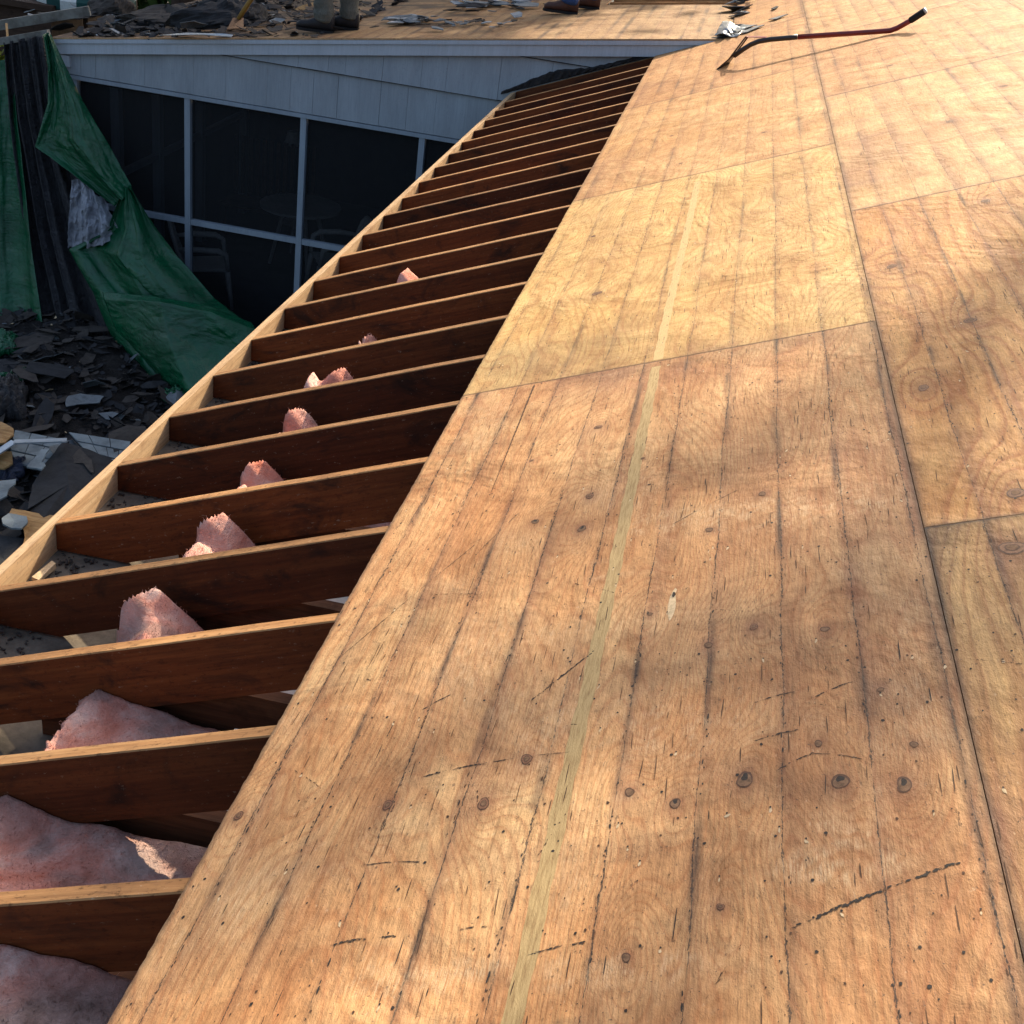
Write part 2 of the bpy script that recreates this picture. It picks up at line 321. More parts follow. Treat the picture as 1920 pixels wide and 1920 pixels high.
tag(grid_obj('debris_heap', -9.5, -0.95, 1.5, 9.44, 150, 150, gz, M['debris']), 'dark heap of crushed shingle litter between the two wings', 'debris', kind='stuff')

# ------------------------------------------------------------------ the house
ROOF = Matrix.Rotation(-TH, 4, 'Y')            # local x = up the slope, y = along the eave, z = out of the roof
house = empty('house', (2.5, 4.0, -3.45), 'house with its roof stripped to orange plywood and open rafters along the eave', 'house')
def roofpart(name, me):
    o = link(name, me, house); o.matrix_world = ROOF
    o.matrix_parent_inverse = house.matrix_basis.inverted(); o.matrix_basis = ROOF; return o
VMAX = 6.1
prof = [(-1.2, 0), (-1.234, -.0837), (-1.025, -.164), (VMAX, -.164), (VMAX, 0)]
def rafter_me(seed):
    # top edge gets fine segments so its outline is a little uneven
    rs = np.random.RandomState(seed); top = [(v, float(-0.0015 * rs.rand())) for v in np.linspace(VMAX, -1.2, 60)]
    mb = MB(); n = len(top); V = []; 
    a, b_ = -0.036, 0.0; ch = 0.0028
    P = top + prof[1:4]
    for (v, h) in P: V.append((v, a, h - (ch if h > -0.01 else 0)))
    for (v, h) in P: V.append((v, b_, h - (ch if h > -0.01 else 0)))
    N = len(P); base = 2 * N
    for (v, h) in top: V.append((v, a + ch, h))
    for (v, h) in top: V.append((v, b_ - ch, h))
    Fc = [tuple(range(N)), tuple(range(N, 2 * N))[::-1]]; Mi = [0, 0]
    for i in range(N):
        j = (i + 1) % N
        if i < n - 1:
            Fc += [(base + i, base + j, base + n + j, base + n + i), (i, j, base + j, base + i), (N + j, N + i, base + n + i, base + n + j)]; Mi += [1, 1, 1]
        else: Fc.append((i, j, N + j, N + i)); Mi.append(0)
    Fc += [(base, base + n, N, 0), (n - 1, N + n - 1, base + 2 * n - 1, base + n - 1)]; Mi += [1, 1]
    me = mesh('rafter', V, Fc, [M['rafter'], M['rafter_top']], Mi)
    bm = bmesh.new(); bm.from_mesh(me); bmesh.ops.recalc_face_normals(bm, faces=bm.faces); bm.to_mesh(me); bm.free(); return me
rme = [rafter_me(k) for k in range(4)]
for n in list(range(-3, 24)):
    o = link('rafter', rme[n % 4], house)
    off = n * SP if n < 23 else 9.44
    o.matrix_parent_inverse = house.matrix_basis.inverted()
    o.matrix_basis = Matrix.Translation((0, off, 0)) @ ROOF
    o['group'] = 'rafters'
jb = MB(); jb.prism([(-.74, -.545), (5.2, -.545), (5.2, -.290), (-.52, -.290), (-.74, -.40)], 0, .038, lambda p, t: (p[0], t, p[1]))
jme = mesh('ceiling_joist', jb.V, jb.F, M['joist'])
for n in range(-3, 23):
    o = link('ceiling_joist', jme, house); o.matrix_parent_inverse = house.matrix_basis.inverted(); o.matrix_basis = Matrix.Translation((0, n * SP + 0.001, 0))
# fascia: plumb board whose top edge is bevelled to the slope
mb = MB()
mb.prism([(-1.1135, -0.449), (-1.1535, -0.465), (-1.1535, -0.62), (-1.1135, -0.62)], -2.5, 9.40, lambda p, t: (p[0], t, p[1]))
fo = mb.build('fascia_board', M['fascia'], house)
# soffit, wall plate, ceiling, wall below
mb = MB(); mb.box(-1.113, -0.56, -2.5, 9.40, -0.57, -0.546); mb.build('soffit_board', M['soffit'], house)
mb = MB(); mb.box(-0.86, -0.76, -2.5, 9.40, -0.66, -0.57); mb.build('wall_plate', M['joist'], house)
mb = MB(); mb.box(-0.558, 6.3, -2.5, 9.40, -0.57, -0.548); mb.build('ceiling', M['inside'], house)
mb = MB(); mb.box(-0.86, -0.76, -2.5, 9.40, -3.45, -0.66); mb.build('wall', M['siding'], house)
mb = MB(); mb.box(-0.76, 9.0, -2.5, -2.4, -3.45, -0.4); mb.build('wall', M['siding'], house)
mb = MB(); mb.box(11.2, 11.3, -2.5, 16, -3.45, 0.3); mb.build('wall', M['siding'], house)
mb = MB(); mb.box(0.66, 11.2, 15.9, 16, -3.45, 0.3); mb.build('wall', M['siding'], house)
mb = MB(); rx, rz = VMAX * c_, VMAX * s_
mb.hexa([(rx, -2.6, rz - .02), (rx + 5.8, -2.6, rz - 2.36), (rx + 5.8, 16.1, rz - 2.36), (rx, 16.1, rz - .02), (rx, -2.6, rz + .011), (rx + 5.8, -2.6, rz - 2.33), (rx + 5.8, 16.1, rz - 2.33), (rx, 16.1, rz + .011)])
mb.build('back_roof', M['asph'], house)

# ---- plywood sheets
KN = {}                                        # knots as (u, v, radius, open hole)
KNOTS0 = [(.106, .888, .017, 1), (.084, 1.027, .016, 1), (.065, 1.115, .015, 1), (.1, .712, .010, 1), (.065, .785, .012, 1), (.177, .999, .008, 1), (.154, 1.137, .008, 1),
         (.208, .527, .014, 0), (.103, .474, .014, 0), (.121, .304, .012, 0), (.531, .897, .011, 0), (.495, 1.021, .010, 1), (.489, .817, .010, 1), (1.184, .509, .014, 0),
         (1.092, .391, .012, 1), (1.02, .512, .013, 1), (1.599, .479, .015, 0), (.127, .028, .012, 0), (.62, .70, .006, 1), (1.45, .32, .008, 0), (.93, .80, .010, 1), (1.06, .91, .010, 1), (1.7, .95, .008, 1),
         (-.23, .74, .008, 1), (-.15, .86, .007, 0), (.30, 1.10, .007, 1), (.69, 1.36, .028, 0), (.36, 1.42, .02, 0), (.9, 1.40, .02, 0), (1.9, 1.45, .02, 0), (2.5, 1.30, .02, 0), (1.5, 1.29, .016, 0), (3.02, 1.65, .018, 0),
         (2.85, .32, .022, 0), (3.7, .2, .014, 0), (4.8, .5, .012, 0), (5.1, .9, .014, 0), (5.6, .4, .012, 0), (6.2, 1.6, .02, 0), (4.4, 1.7, .02, 0), (4.9, 2.0, .018, 0), (1.35, .62, .007, 0)]
KNOTS = [(a, b_, c2 * (.78 if a < 2 and b_ < 1.22 else .85), d) for a, b_, c2, d in KNOTS0]
rng = np.random.RandomState(3)
LANES = [0.055 + 0.1272 * k for k in range(50)]
def lane_wander(v, u): return v + 0.004 * np.sin(u * 1.7 + v * 9) + 0.003 * np.sin(u * 5.3 + v * 23)
def sheet(u0, u1, v0, v1, mat, seed, gamp=24.0, gs=(0.55, 3.0), res=0.01, dirtk=1.0, label=None, tilt=0.0):
    gap = 0.0008
    u0 += gap; u1 -= gap; v0 += gap; v1 -= gap
    nu = max(2, int((u1 - u0) / res)); nv = max(2, int((v1 - v0) / res))
    us = np.linspace(u0, u1, nu); vs = np.linspace(v0, v1, nv); U, V = np.meshgrid(us, vs)
    off = seed * 17.3
    Fv = gamp * fbm(U * gs[0] + off, V * gs[1] + off * 1.3, seed + 40, 3) + 26 * V * 0.9 + 1.0 * fbm(U * 6 + off, V * 14, seed + 60, 2)
    dirt = np.zeros_like(U); purple = np.zeros_like(U); scuff = np.zeros_like(U)
    for (ku, kv, kr, kh) in KNOTS:
        if u0 - .3 < ku < u1 + .3 and v0 - .3 < kv < v1 + .3:
            k_ = max(kr, .011); d2 = ((U - ku) / (k_ * 9)) ** 2 + ((V - kv) / (k_ * 3.4)) ** 2
            Fv += 4.2 * np.exp(-d2)
            d3 = ((U - ku) / (kr * 3.6)) ** 2 + ((V - kv) / (kr * 2.2)) ** 2
            purple += 0.75 * np.exp(-d3)
    lane = np.zeros_like(U)
    for k, L in enumerate(LANES):
        d = V - lane_wander(L, U)
        pat = np.clip(fbm(U * 1.8 + 3 * k + off, V * 2 + 7 * k, 90 + k % 5, 4) * 3.0 - 1.05, 0, 1)
        w_ = 0.018 + 0.03 * vnoise(U * 2.5 + k * 3.1, U * 0 + k * 1.7, 77)
        purple += pat * np.exp(-np.clip(d, 0, 9) / w_) * (d > -0.004) * 0.62
        pat2 = np.clip(fbm(U * 5 + 2 * k + off, V * 0 + 5.5 * k, 30 + k % 7, 4) * 4 - 1.9, 0, 1)
        dirt += pat2 * np.exp(-(d / 0.0055) ** 2) * 0.8 * dirtk
        lane += (d > 0) * (vnoise(U * 0.3 + 5 * k, U * 0 + k * 2.3 + seed, 5) - 0.5) * 0.0
    for n in range(-4, 40):                     # rafters telegraph through as faint cross bands
        d = U - (n * SP - 0.019)
        purple += 0.22 * np.exp(-(d / 0.03) ** 2) * np.clip(fbm(V * 4 + n, U * 0 + n * 2, 21) * 3 - 1.2, 0, 1)
    edge = np.minimum(np.minimum(U - u0, u1 - U), np.minimum(V - v0, v1 - V))
    purple += 0.6 * np.exp(-edge / 0.02) * np.clip(fbm(U * 3 + off, V * 3, 55) * 3 - 1.1, 0, 1)
    dirt += 0.7 * np.exp(-edge / 0.004) * dirtk
    scuff += np.clip(fbm(U * 3.2 + off, V * 5 + off, 66 + seed, 5) * 5 - 3.0, 0, 1) * (.15 + .9 * vnoise(U * 60, V * 160, 3))
    scuff += np.clip(fbm(U * 30 + off, V * 6 + off, 69, 4) * 7 - 4.7, 0, 1) * np.clip(fbm(U * 4, V * 4 + off, 169, 3) * 6 - 3.1, 0, 1) * 0.7     # wiped streaks across the grain
    purple += np.clip(fbm(U * 1.4 + off, V * 2.4 + off, 68 + seed, 5) * 4 - 2.3, 0, 1) * 0.45
    G = lambda cu, cv, su, sv, p=2: np.exp(-np.abs((U - cu) / su) ** p - np.abs((V - cv) / sv) ** p)
    if seed == 2:                               # olive water stain on the end of the pale sheet
        dirt += .55 * np.clip(fbm(U * 4, V * 4, 201, 5) * 4 - 1.0, 0, 1) * G(2.2, .25, .32, .30, 4) + .25 * G(2.05, .5, .10, .4, 2)
        purple += .8 * G(2.05, .68, .10, .30) * np.clip(fbm(U * 6, V * 6, 202) * 4 - 1.4, 0, 1)
    if seed == 1:
        purple += .9 * G(1.98, .62, .16, .34) * np.clip(fbm(U * 5, V * 5, 203) * 4 - 1.4, 0, 1)
        dirt += .30 * G(1.98, .75, .05, .5) + .30 * G(.25, .95, .35, .35, 3) * np.clip(fbm(U * 7, V * 9, 204, 5) * 5 - 2.2, 0, 1)
        fibre = np.clip(vnoise(U * 120, V * 500, 6) * 2 - .5, 0, 1) * np.clip(vnoise(U * 30, V * 40, 16) * 2.4 - .5, 0, 1)
        scuff += fibre * (1.3 * G(1.0, .85, .05, .28, 4) + 1.2 * G(.93, 1.0, .04, .2) + 1.5 * G(-.06, 1.02, .07, .09, 4) + .9 * G(.25, .75, .12, .2) + 1.2 * G(-.25, .62, .03, .28, 4) + .9 * G(.6, .6, .02, .2))
    if seed == 7:
        dirt += .5 * np.clip(fbm(U * 3, V * 5, 205, 5) * 5 - 2.3, 0, 1)
    # slight height variation over the sheet
    H = 0.011 + 0.0022 * (fbm(U * 2.4, V * 2.4, 8) - 0.5) * 2
    Vj = V.copy()
    if v0 < .01: Vj[0, :] += .0035 * (fbm(us * 9, us * 0, 61, 3) - .5) + .0025 * (vnoise(us * 70, us * 0, 62) - .5)
    top = np.stack([Vj.ravel(), U.ravel(), H.ravel()], 1); n1 = len(top)
    Vt = list(map(tuple, top)); Fc = []
    idx = np.arange(n1).reshape(nv, nu)
    q = np.stack([idx[:-1, :-1], idx[1:, :-1], idx[1:, 1:], idx[:-1, 1:]], -1).reshape(-1, 4)
    Fc = [tuple(r) for r in q.tolist()]; Mi = [0] * len(Fc)
    per = list(idx[0, :]) + list(idx[1:, -1]) + list(idx[-1, :-1][::-1]) + list(idx[1:-1, 0][::-1])
    b0 = len(Vt)
    for p in per: x, y, z = Vt[p]; Vt.append((x, y, 0.0))
    for p in per: Vt.append(Vt[p])
    m_ = len(per)
    for i in range(m_): j = (i + 1) % m_; Fc.append((b0 + m_ + i, b0 + m_ + j, b0 + j, b0 + i)); Mi.append(1)
    # ---- small surface marks, each a thin raised flake in the sheet's own mesh
    rs = np.random.RandomState(seed * 7 + 1)
    marks = []
    du_, dv_ = (u1 - u0) / (nu - 1), (v1 - v0) / (nv - 1)
    def hz(u, v):
        a = min(max((u - u0) / du_, 0), nu - 1.001); b_ = min(max((v - v0) / dv_, 0), nv - 1.001); i = int(a); j = int(b_); a -= i; b_ -= j
        return (H[j, i] * (1 - a) + H[j, i + 1] * a) * (1 - b_) + (H[j + 1, i] * (1 - a) + H[j + 1, i + 1] * a) * b_
    def flake(u, v, lu, lv, ang, mi, n=6, jag=0.35, up=0.0007):
        ca, sa = math.cos(ang), math.sin(ang); P = []
        h = hz(u, v) + up
        for k in range(n):
            t = 2 * math.pi * (k + rs.rand() * 0.5) / n; r = 1 - jag * rs.rand()
            a = math.cos(t) * lu * r; b2 = math.sin(t) * lv * r
            P.append((v + a * sa + b2 * ca, u + a * ca - b2 * sa, h))
        if any(p[0] < v0 or p[0] > v1 or p[1] < u0 or p[1] > u1 for p in P): return
        b1 = len(Vt); Vt.extend(P); Fc.append(tuple(range(b1, b1 + n))[::-1]); Mi.append(mi)
    def gouge(ua, va, ub, vb, wd, mi=2, dens=1.0):
        L = math.hypot(ub - ua, vb - va); k = int(L / 0.0028) + 1; ang = math.atan2(vb - va, ub - ua)
        for i in range(k):
            t = (i + rs.rand()) / k
            if rs.rand() > dens * (0.5 + 0.4 * math.sin(t * 9 + ua * 7)): continue
            bow = 0.01 * math.sin(t * 3.1)
            flake(ua + (ub - ua) * t + (rs.rand() - .5) * wd * 1.2 + bow * 0.3, va + (vb - va) * t + (rs.rand() - .5) * wd * 1.2, 0.0045 * (0.3 + rs.rand()), wd * (0.15 + 0.75 * rs.rand() ** 2), ang + (rs.rand() - .5) * .4, mi)
    sheet.gouge = gouge
    near = u0 < 3
    if u0 < 9.5 and v0 < 3.7:
        for k, L in enumerate(LANES):
            if not (v0 + .01 < L < v1 - .01): continue
            st = rs.rand() * 0.5 + (0.75 if near else 0.35)
            u = u0
            while u < min(u1, 9.8):
                dn = 0.5 + 0.5 * math.sin(u * 3.1 + k * 2.2) * math.sin(u * 7.7 + k)
                step = (0.010 if u < 2.2 else 0.022 if u < 5 else 0.05)
                u += step * (0.5 + rs.rand())
                if rs.rand() < dn * st * 0.42:
                    ll = (0.0025 + 0.009 * rs.rand() ** 3) * (1 if u < 3 else 1.6)
                    flake(u, float(lane_wander(L, u)) + rs.randn() * 0.0014, ll, 0.0009 + 0.0014 * rs.rand(), rs.randn() * 0.06, 2 if rs.rand() < .7 else 3)
        A = (min(u1, 9.8) - u0) * (v1 - v0)
        for k in range(int(A * (620 if near else 90))):         # nail holes, pits
            u = u0 + rs.rand() * (min(u1, 9.8) - u0); v = v0 + rs.rand() * (v1 - v0)
            if rs.rand() > .25 + 1.1 * math.sin(u * 5.1 + v * 3) ** 2 * math.sin(v * 7 - u * 2.3) ** 2: continue
            r = 0.0009 + 0.0026 * rs.rand() ** 3
            flake(u, v, r * 1.3, r, 0, 2 if rs.rand() < .6 else 3)
        for k in range(int(A * (110 if near else 35))):         # hairline splits along the grain
            u = u0 + rs.rand() * (u1 - u0); v = v0 + rs.rand() * (v1 - v0); flake(u, v, 0.008 + 0.03 * rs.rand(), 0.0006 + .0006 * rs.rand(), rs.randn() * .03, 3 if rs.rand() < .8 else 2, 6, .2)
        for k in range(int(A * (34 if near else 12))):          # lifted pale splinters beside nail holes
            u = u0 + rs.rand() * (u1 - u0); v = v0 + rs.rand() * (v1 - v0)
            flake(u, v, 0.004 + 0.006 * rs.rand(), 0.0015 + .002 * rs.rand(), rs.randn() * .3, 4, 5, .5); flake(u + .006, v, 0.0025, 0.002, 0, 2, 6, .3, .0011)
        for k in range(int(A * (9 if near else 4))):            # scratches
            u = u0 + rs.rand() * (u1 - u0); v = v0 + rs.rand() * (v1 - v0); a = rs.rand() * 3.1; l = .03 + .10 * rs.rand()
            gouge(u, v, u + l * math.cos(a), v + l * math.sin(a), .0012 + .001 * rs.rand(), 3 if rs.rand() < .6 else 2, .75)
        for n in range(-4, 24):                                 # nail heads over the rafters
            for v in np.arange(v0 + .02, v1, 0.2):
                uu = n * SP - .019 + rs.randn() * .004
                if u0 < uu < u1: flake(uu, v + rs.randn() * .03, .0032, .003, 0, 2, 8, .15)
    for (ku, kv, kr, kh) in KNOTS:                              # knots: concentric rings, some with the plug fallen out
        if not (u0 + .02 < ku < u1 - .02 and v0 + .01 < kv < v1 - .01): continue
        h = hz(ku, kv) + 0.0006; n = 22; e1, e2 = rs.rand() * 6, rs.rand() * 6; asp = 1.05 + .35 * rs.rand()
        def ring(r, dz, du=0, dv=0, w1=.10):
            b1 = len(Vt)
            for k in range(n):
                t = 2 * math.pi * k / n; q_ = kr * r * (1 + w1 * math.sin(2 * t + e1) + w1 * .6 * math.sin(3 * t + e2) + .03 * rs.randn())
                Vt.append((kv + dv + math.sin(t) * q_, ku + du + math.cos(t) * q_ * asp, h + dz))
            return b1
        def disc(b1, mi): Fc.append(tuple(b1 + k for k in range(n))[::-1]); Mi.append(mi)
        if kh:
            disc(ring(1.0, 0, kr * .1), 6); disc(ring(.80, .0002, -kr * .05), 7)
            disc(ring(.42, .0004, kr * .5, 0, .2), 2) if kr > .009 else None
        else:
            disc(ring(.95, 0), 6); disc(ring(.80, .0002), 5); disc(ring(.52, .0004, kr * .06), 6); disc(ring(.40, .0006, kr * .08), 7)
    if seed == 1:
        for a in [(-.192, .955, -.097, 1.166, .0035), (.189, .352, .209, .461, .003), (.378, .507, .518, .607, .003), (.385, .297, .428, .349, .0022), (.199, .904, .216, .971, .0022), (.123, .937, .155, .99, .0018), (.155, .99, .131, 1.062, .0015),
                  (-.019, .308, -.021, .397, .0016), (-.165, .499, -.163, .534, .002), (.21, .47, .215, .60, .0012), (1.02, .26, .60, .06, .0012), (1.15, .34, .96, .27, .0015), (.30, 1.0, .33, 1.06, .002), (.30, .9, .32, .97, .0016),
                  (-.18, .30, -.17, .40, .0025), (-.22, .60, -.2, .68, .002), (.98, .72, 1.10, .86, .0012)]:
            gouge(*a, dens=1.5)
            gouge(*a, dens=1.2)
        flake(.64, .741, .055, .0085, 0, 4, 12, .35); flake(.69, .742, .02, .006, .2, 4, 8, .5, .0012); flake(.68, .742, .012, .004, 0, 2, 8, .4, .0018)
        for k in range(26): flake(1.31 + .0275 * k, .243 - .011 * k / 26, .017, .0012 + .0028 * k / 26, 0, 3, 7, .15, .0012)   # open split
        # pale cement-coloured band down the middle of the sheet
    if v0 < .5 and u0 < 4:
        ue = min(u1, 4.35); k = int((ue - u0 - .02) / .02)
        P = [(u0 + .01 + i * .02) for i in range(k)]; 
        wl = lambda u, s2: 0.605 + 0.003 * math.sin(u * 2) + s2 * (0.0140 + 0.0012 * math.sin(u * 31 + s2) + 0.0010 * math.sin(u * 77 * s2))
        b1 = len(Vt)
        for u in P: Vt.extend([(wl(u, -1), u, hz(u, .605) + .0005), (wl(u, 1), u, hz(u, .605) + .0005)])
        for i in range(k - 1): Fc.append((b1 + 2 * i, b1 + 2 * i + 1, b1 + 2 * i + 3, b1 + 2 * i + 2)); Mi.append(8 if u0 < 2 else 9)
    me = bpy.data.meshes.new('plywood_sheet')
    me.from_pydata([tuple(map(float, p)) for p in Vt], [], [tuple(map(int, f)) for f in Fc])
    for mt in [mat, M['edge'], M['mark'], M['mark2'], M['pale'], M['knot_l'], M['knot_d'], M['hole'], M['band'], M['band2']]: me.materials.append(mt)
    me.polygons.foreach_set('material_index', Mi)
    sm = [True] * len(Fc); me.polygons.foreach_set('use_smooth', [mi_ == 0 for mi_ in Mi])
    for nm, A_ in (('g', Fv), ('purple', np.clip(purple, 0, 1)), ('dirt', np.clip(dirt, 0, 1)), ('scuff', np.clip(scuff, 0, 1))):
        a = me.attributes.new(nm, 'FLOAT', 'POINT'); arr = np.zeros(len(Vt), np.float32); arr[:n1] = A_.ravel(); a.data.foreach_set('value', arr)
    me.update()
    o = roofpart('plywood_sheet', me)
    if label: o['label'] = label
    return o
M['knot_l'] = simple('knot light ring', (0.22, 0.105, 0.055), 0.7, 0.4, 150, bump=0.2)
M['knot_d'] = simple('knot dark ring', (0.10, 0.045, 0.025), 0.7, 0.4, 150, bump=0.2)
M['hole'] = simple('open knot hole', (0.20, 0.115, 0.065), 0.9, 0.5, 90, bump=0.1)
M['band'] = simple('dry pale green band', (0.47, 0.335, 0.155), 0.85, 0.25, 22, bump=0.5, col2=(0.30, 0.19, 0.08), stretch=(12, 1, 1))
M['band2'] = simple('faint pale band', (0.60, 0.42, 0.19), 0.85, 0.2, 40, bump=0.4, stretch=(12, 1, 1))
pA = plywood('plywood weathered orange', (0.535, 0.292, 0.125), (0.39, 0.185, 0.075), (0.64, 0.42, 0.205), .42, 1.5, .7, 1.0, 1, .55, .8)
pB = plywood('plywood pale yellow', (0.56, 0.36, 0.13), (0.42, 0.23, 0.08), (0.62, 0.43, 0.18), .42, 1.1, .45, .6, 2, .38, .4)
pC = plywood('plywood golden', (0.55, 0.32, 0.125), (0.42, 0.21, 0.08), (0.60, 0.38, 0.17), .34, .9, .6, .6, 3, .42, .35)
pD = plywood('plywood tan', (0.51, 0.28, 0.115), (0.39, 0.19, 0.08), (0.58, 0.35, 0.155), .25, 1.0, .6, .6, 4, .45, .35)
pE = plywood('plywood amber bold grain', (0.50, 0.26, 0.088), (0.34, 0.145, 0.046), (0.60, 0.35, 0.135), .62, .62, .7, .9, 5, .5, .35)
pF = plywood('plywood light with stains', (0.57, 0.34, 0.14), (0.42, 0.22, 0.095), (0.60, 0.40, 0.19), .22, 1.0, .85, .7, 6, .42, .35)
pG = plywood('plywood pale strip with olive stains', (0.47, 0.27, 0.105), (0.27, 0.14, 0.06), (0.60, 0.40, 0.17), .5, .8, .8, 1.0, 7, .5, .4)
R5, R11, R17, R23 = 5 * SP, 11 * SP, 17 * SP, 9.44
sheet(-2.5, -1 * SP, 0, 1.2192, pD, 9, res=.05)
sheet(-1 * SP, R5, 0, 1.2192, pA, 1, 20, (.7, 3.4), label='weathered orange plywood sheet with knots and a pale band, nearest the camera')
sheet(R5, R11, 0, 1.2192, pB, 2, 26, (.9, 2.6), label='pale yellow plywood sheet')
sheet(R11, R17, 0, 1.2192, pC, 3, 22, (.8, 2.4), res=.02)
sheet(R17, 9.5, 0, 1.2192, pD, 4, 18, (.6, 2.4), res=.02)
sheet(-2.5, .813, 1.2192, 2.4384, pG, 7, 20, (.8, 2.6), label='pale plywood sheet with dark olive stains')
sheet(.813, 3.252, 1.2192, 2.4384, pE, 5, 24, (.38, 2.3), label='amber plywood sheet with bold wavy grain')
sheet(3.252, 5.69, 1.2192, 2.4384, pF, 6, 18, (.6, 2.6), res=.02)
sheet(5.69, 8.128, 1.2192, 2.4384, pD, 10, 18, (.6, 2.6), res=.02)
sheet(8.128, 10.567, 1.2192, 2.4384, pF, 11, 18, (.6, 2.6), res=.03)
sheet(10.567, 16, 1.2192, 2.4384, pD, 12, 18, (.6, 2.6), res=.05)
VJ = (0.572) / c_ + 0.004                       # foot of the valley with the far roof
sheet(9.5, 16, VJ, 1.2192, pD, 13, 18, (.6, 2.6), res=.05)
for k, (a, b_) in enumerate([(-2.5, R5 + .8), (R5 + .8, R11 + .8), (R11 + .8, R17 + .8), (R17 + .8, 16)]):
    sheet(a, b_, 2.4384, 3.6576, [pC, pF, pC, pD][k], 20 + k, 18, (.6, 2.6), res=.04)
    sheet(a, b_, 3.6576, VMAX, [pF, pC, pD, pC][k], 30 + k, 18, (.6, 2.6), res=.06)

# loose felt and flashing strip where the rafters meet the far wall
mb = MB(); rs = np.random.RandomState(5)
pts = []
for i in range(60):
    v = -1.33 + (0.70 + 1.33) * i / 59
    t = 0.018 + 0.012 * rs.rand() + 0.055 * math.exp(-((v + .9) / .25) ** 2)
    a = W(9.43, v, .004); b_ = W(9.41 - .02 * rs.rand(), v, .010 + .005 * rs.rand()); pts.append((a, b_, (a[0], 9.385 + .02 * rs.rand(), a[2] + t), (a[0], 9.44, a[2] + t + .01)))
V = [p for q in pts for p in q]; Fc = [(4 * i + k, 4 * i + 4 + k, 4 * i + 5 + k, 4 * i + 1 + k) for i in range(59) for k in range(3)]
obj('step_flashing', V, Fc, M['felt'], house)

# ------------------------------------------------------------------ insulation in the bays
def batt(n, u0, u1, lumps, label, x1=2.2, flat=-.44, dustx=-.35, x0=-.60, dk=1.5):
    nx, ny = 190, 40
    if n > 6: x0 = min(x0, min(l[0] for l in lumps) - .03)
    xs = np.concatenate([np.linspace(x0 - .06, .30, 155), np.linspace(.32, x1, 35)]); ys = np.linspace(u0, u1, ny)
    X, Y = np.meshgrid(xs, ys)
    Z = flat + .03 * fbm(X * 9, Y * 9, n + 3) + .06 * (fbm(X * 2.5 + n * 5, Y * 3, n) - .5)
    for (cx, cy, h, wl, wr, wy, lean) in lumps:
        dx = X - cx - lean * (Y - cy) - .02 * (fbm(Y * 14 + n, X * 0 + cy * 9, n) - .5)
        k = np.where(dx < 0, np.clip(1 + dx / wl, 0, 1) ** .6, np.clip(1 - dx / wr, 0, 1) ** .9) * np.exp(-np.abs((Y - cy - .05 * (fbm(X * 5 + n, Y * 0, n + 30, 2) - .5)) / (wy * 1.35)) ** 5)
        Z = np.maximum(Z, Z * (1 - k) + h * k + .012 * (fbm(X * 16, Y * 16, n + 4) - .5) * (k > 0))
    Z += .016 * (fbm(X * 12 + n, Y * 12, n + 9, 3) - .5) + .004 * (fbm(X * 55 + n, Y * 55, n + 19, 3) - .5)
    edge = x0 + .05 * (vnoise(Y * 16, X * 0 + n, 4) - .5) + .02 * (vnoise(Y * 60, X * 0 + n, 5) - .5)
    Z = np.where(X < edge, -.55 + .02 * vnoise(X * 30, Y * 30, 2), Z)
    Z = np.minimum(Z, X * math.tan(TH) - .006)
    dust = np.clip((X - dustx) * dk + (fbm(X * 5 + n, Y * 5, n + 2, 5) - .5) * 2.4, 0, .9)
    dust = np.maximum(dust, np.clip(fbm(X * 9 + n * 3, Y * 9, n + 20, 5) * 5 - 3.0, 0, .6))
    idx = np.arange(nx * ny).reshape(ny, nx)
    q = np.stack([idx[:-1, :-1], idx[:-1, 1:], idx[1:, 1:], idx[1:, :-1]], -1).reshape(-1, 4)
    V = np.stack([X.ravel(), Y.ravel(), Z.ravel()], 1).tolist(); Fc = q.tolist()
    per = list(idx[0, :]) + list(idx[1:, -1]) + list(idx[-1, :-1][::-1]) + list(idx[1:-1, 0][::-1])
    b0 = len(V)
    for p in per: V.append([V[p][0], V[p][1], -.5455])
    k = len(per); Fc += [(per[i], b0 + i, b0 + (i + 1) % k, per[(i + 1) % k]) for i in range(k)]
    if n < 13:                                  # loose glass fibres standing off the surface
        rf = np.random.RandomState(n); fd = []
        for k in range(3200):
            j = rf.randint(1, ny - 1); i = rf.randint(1, 150); p = np.array(V[j * nx + i]); d = rf.randn(3) * .6 + np.array([-.15, -.2, .8]); d /= np.linalg.norm(d); L = .003 + .009 * rf.rand() ** 2
            if p[2] < -.52: continue
            sd_ = np.cross(d, [.3, .9, .1]); sd_ = sd_ / np.linalg.norm(sd_) * .0007; b1 = len(V); m1 = p + d * L * .6 + rf.randn(3) * .001; V += [list(p - sd_), list(p + sd_), list(m1 + sd_), list(m1 - sd_), list(p + d * L + rf.randn(3) * .003)]
            Fc += [[b1, b1 + 1, b1 + 2, b1 + 3], [b1 + 3, b1 + 2, b1 + 4]]; fd += [float(dust[j, i])] * 5
    else: fd = []
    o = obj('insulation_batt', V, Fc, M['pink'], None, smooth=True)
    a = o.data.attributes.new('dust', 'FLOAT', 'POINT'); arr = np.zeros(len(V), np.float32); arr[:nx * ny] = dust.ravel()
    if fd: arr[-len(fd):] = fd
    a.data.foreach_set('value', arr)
    if n - 5 in (0, 1, 2, 3):
        P = [(-.24, u0 + .03, -.345), (1.2, u0 + .03, -.33), (1.2, u1 - .03, -.33), (-.22, u1 - .03, -.335)]
        mb = MB(); mb.hexa(P + [(p[0], p[1], p[2] + .003) for p in P]); mb.build('paper_facing', M['kraft'], o)
    return tag(o, label, 'insulation', 'insulation batts in the rafter bays')
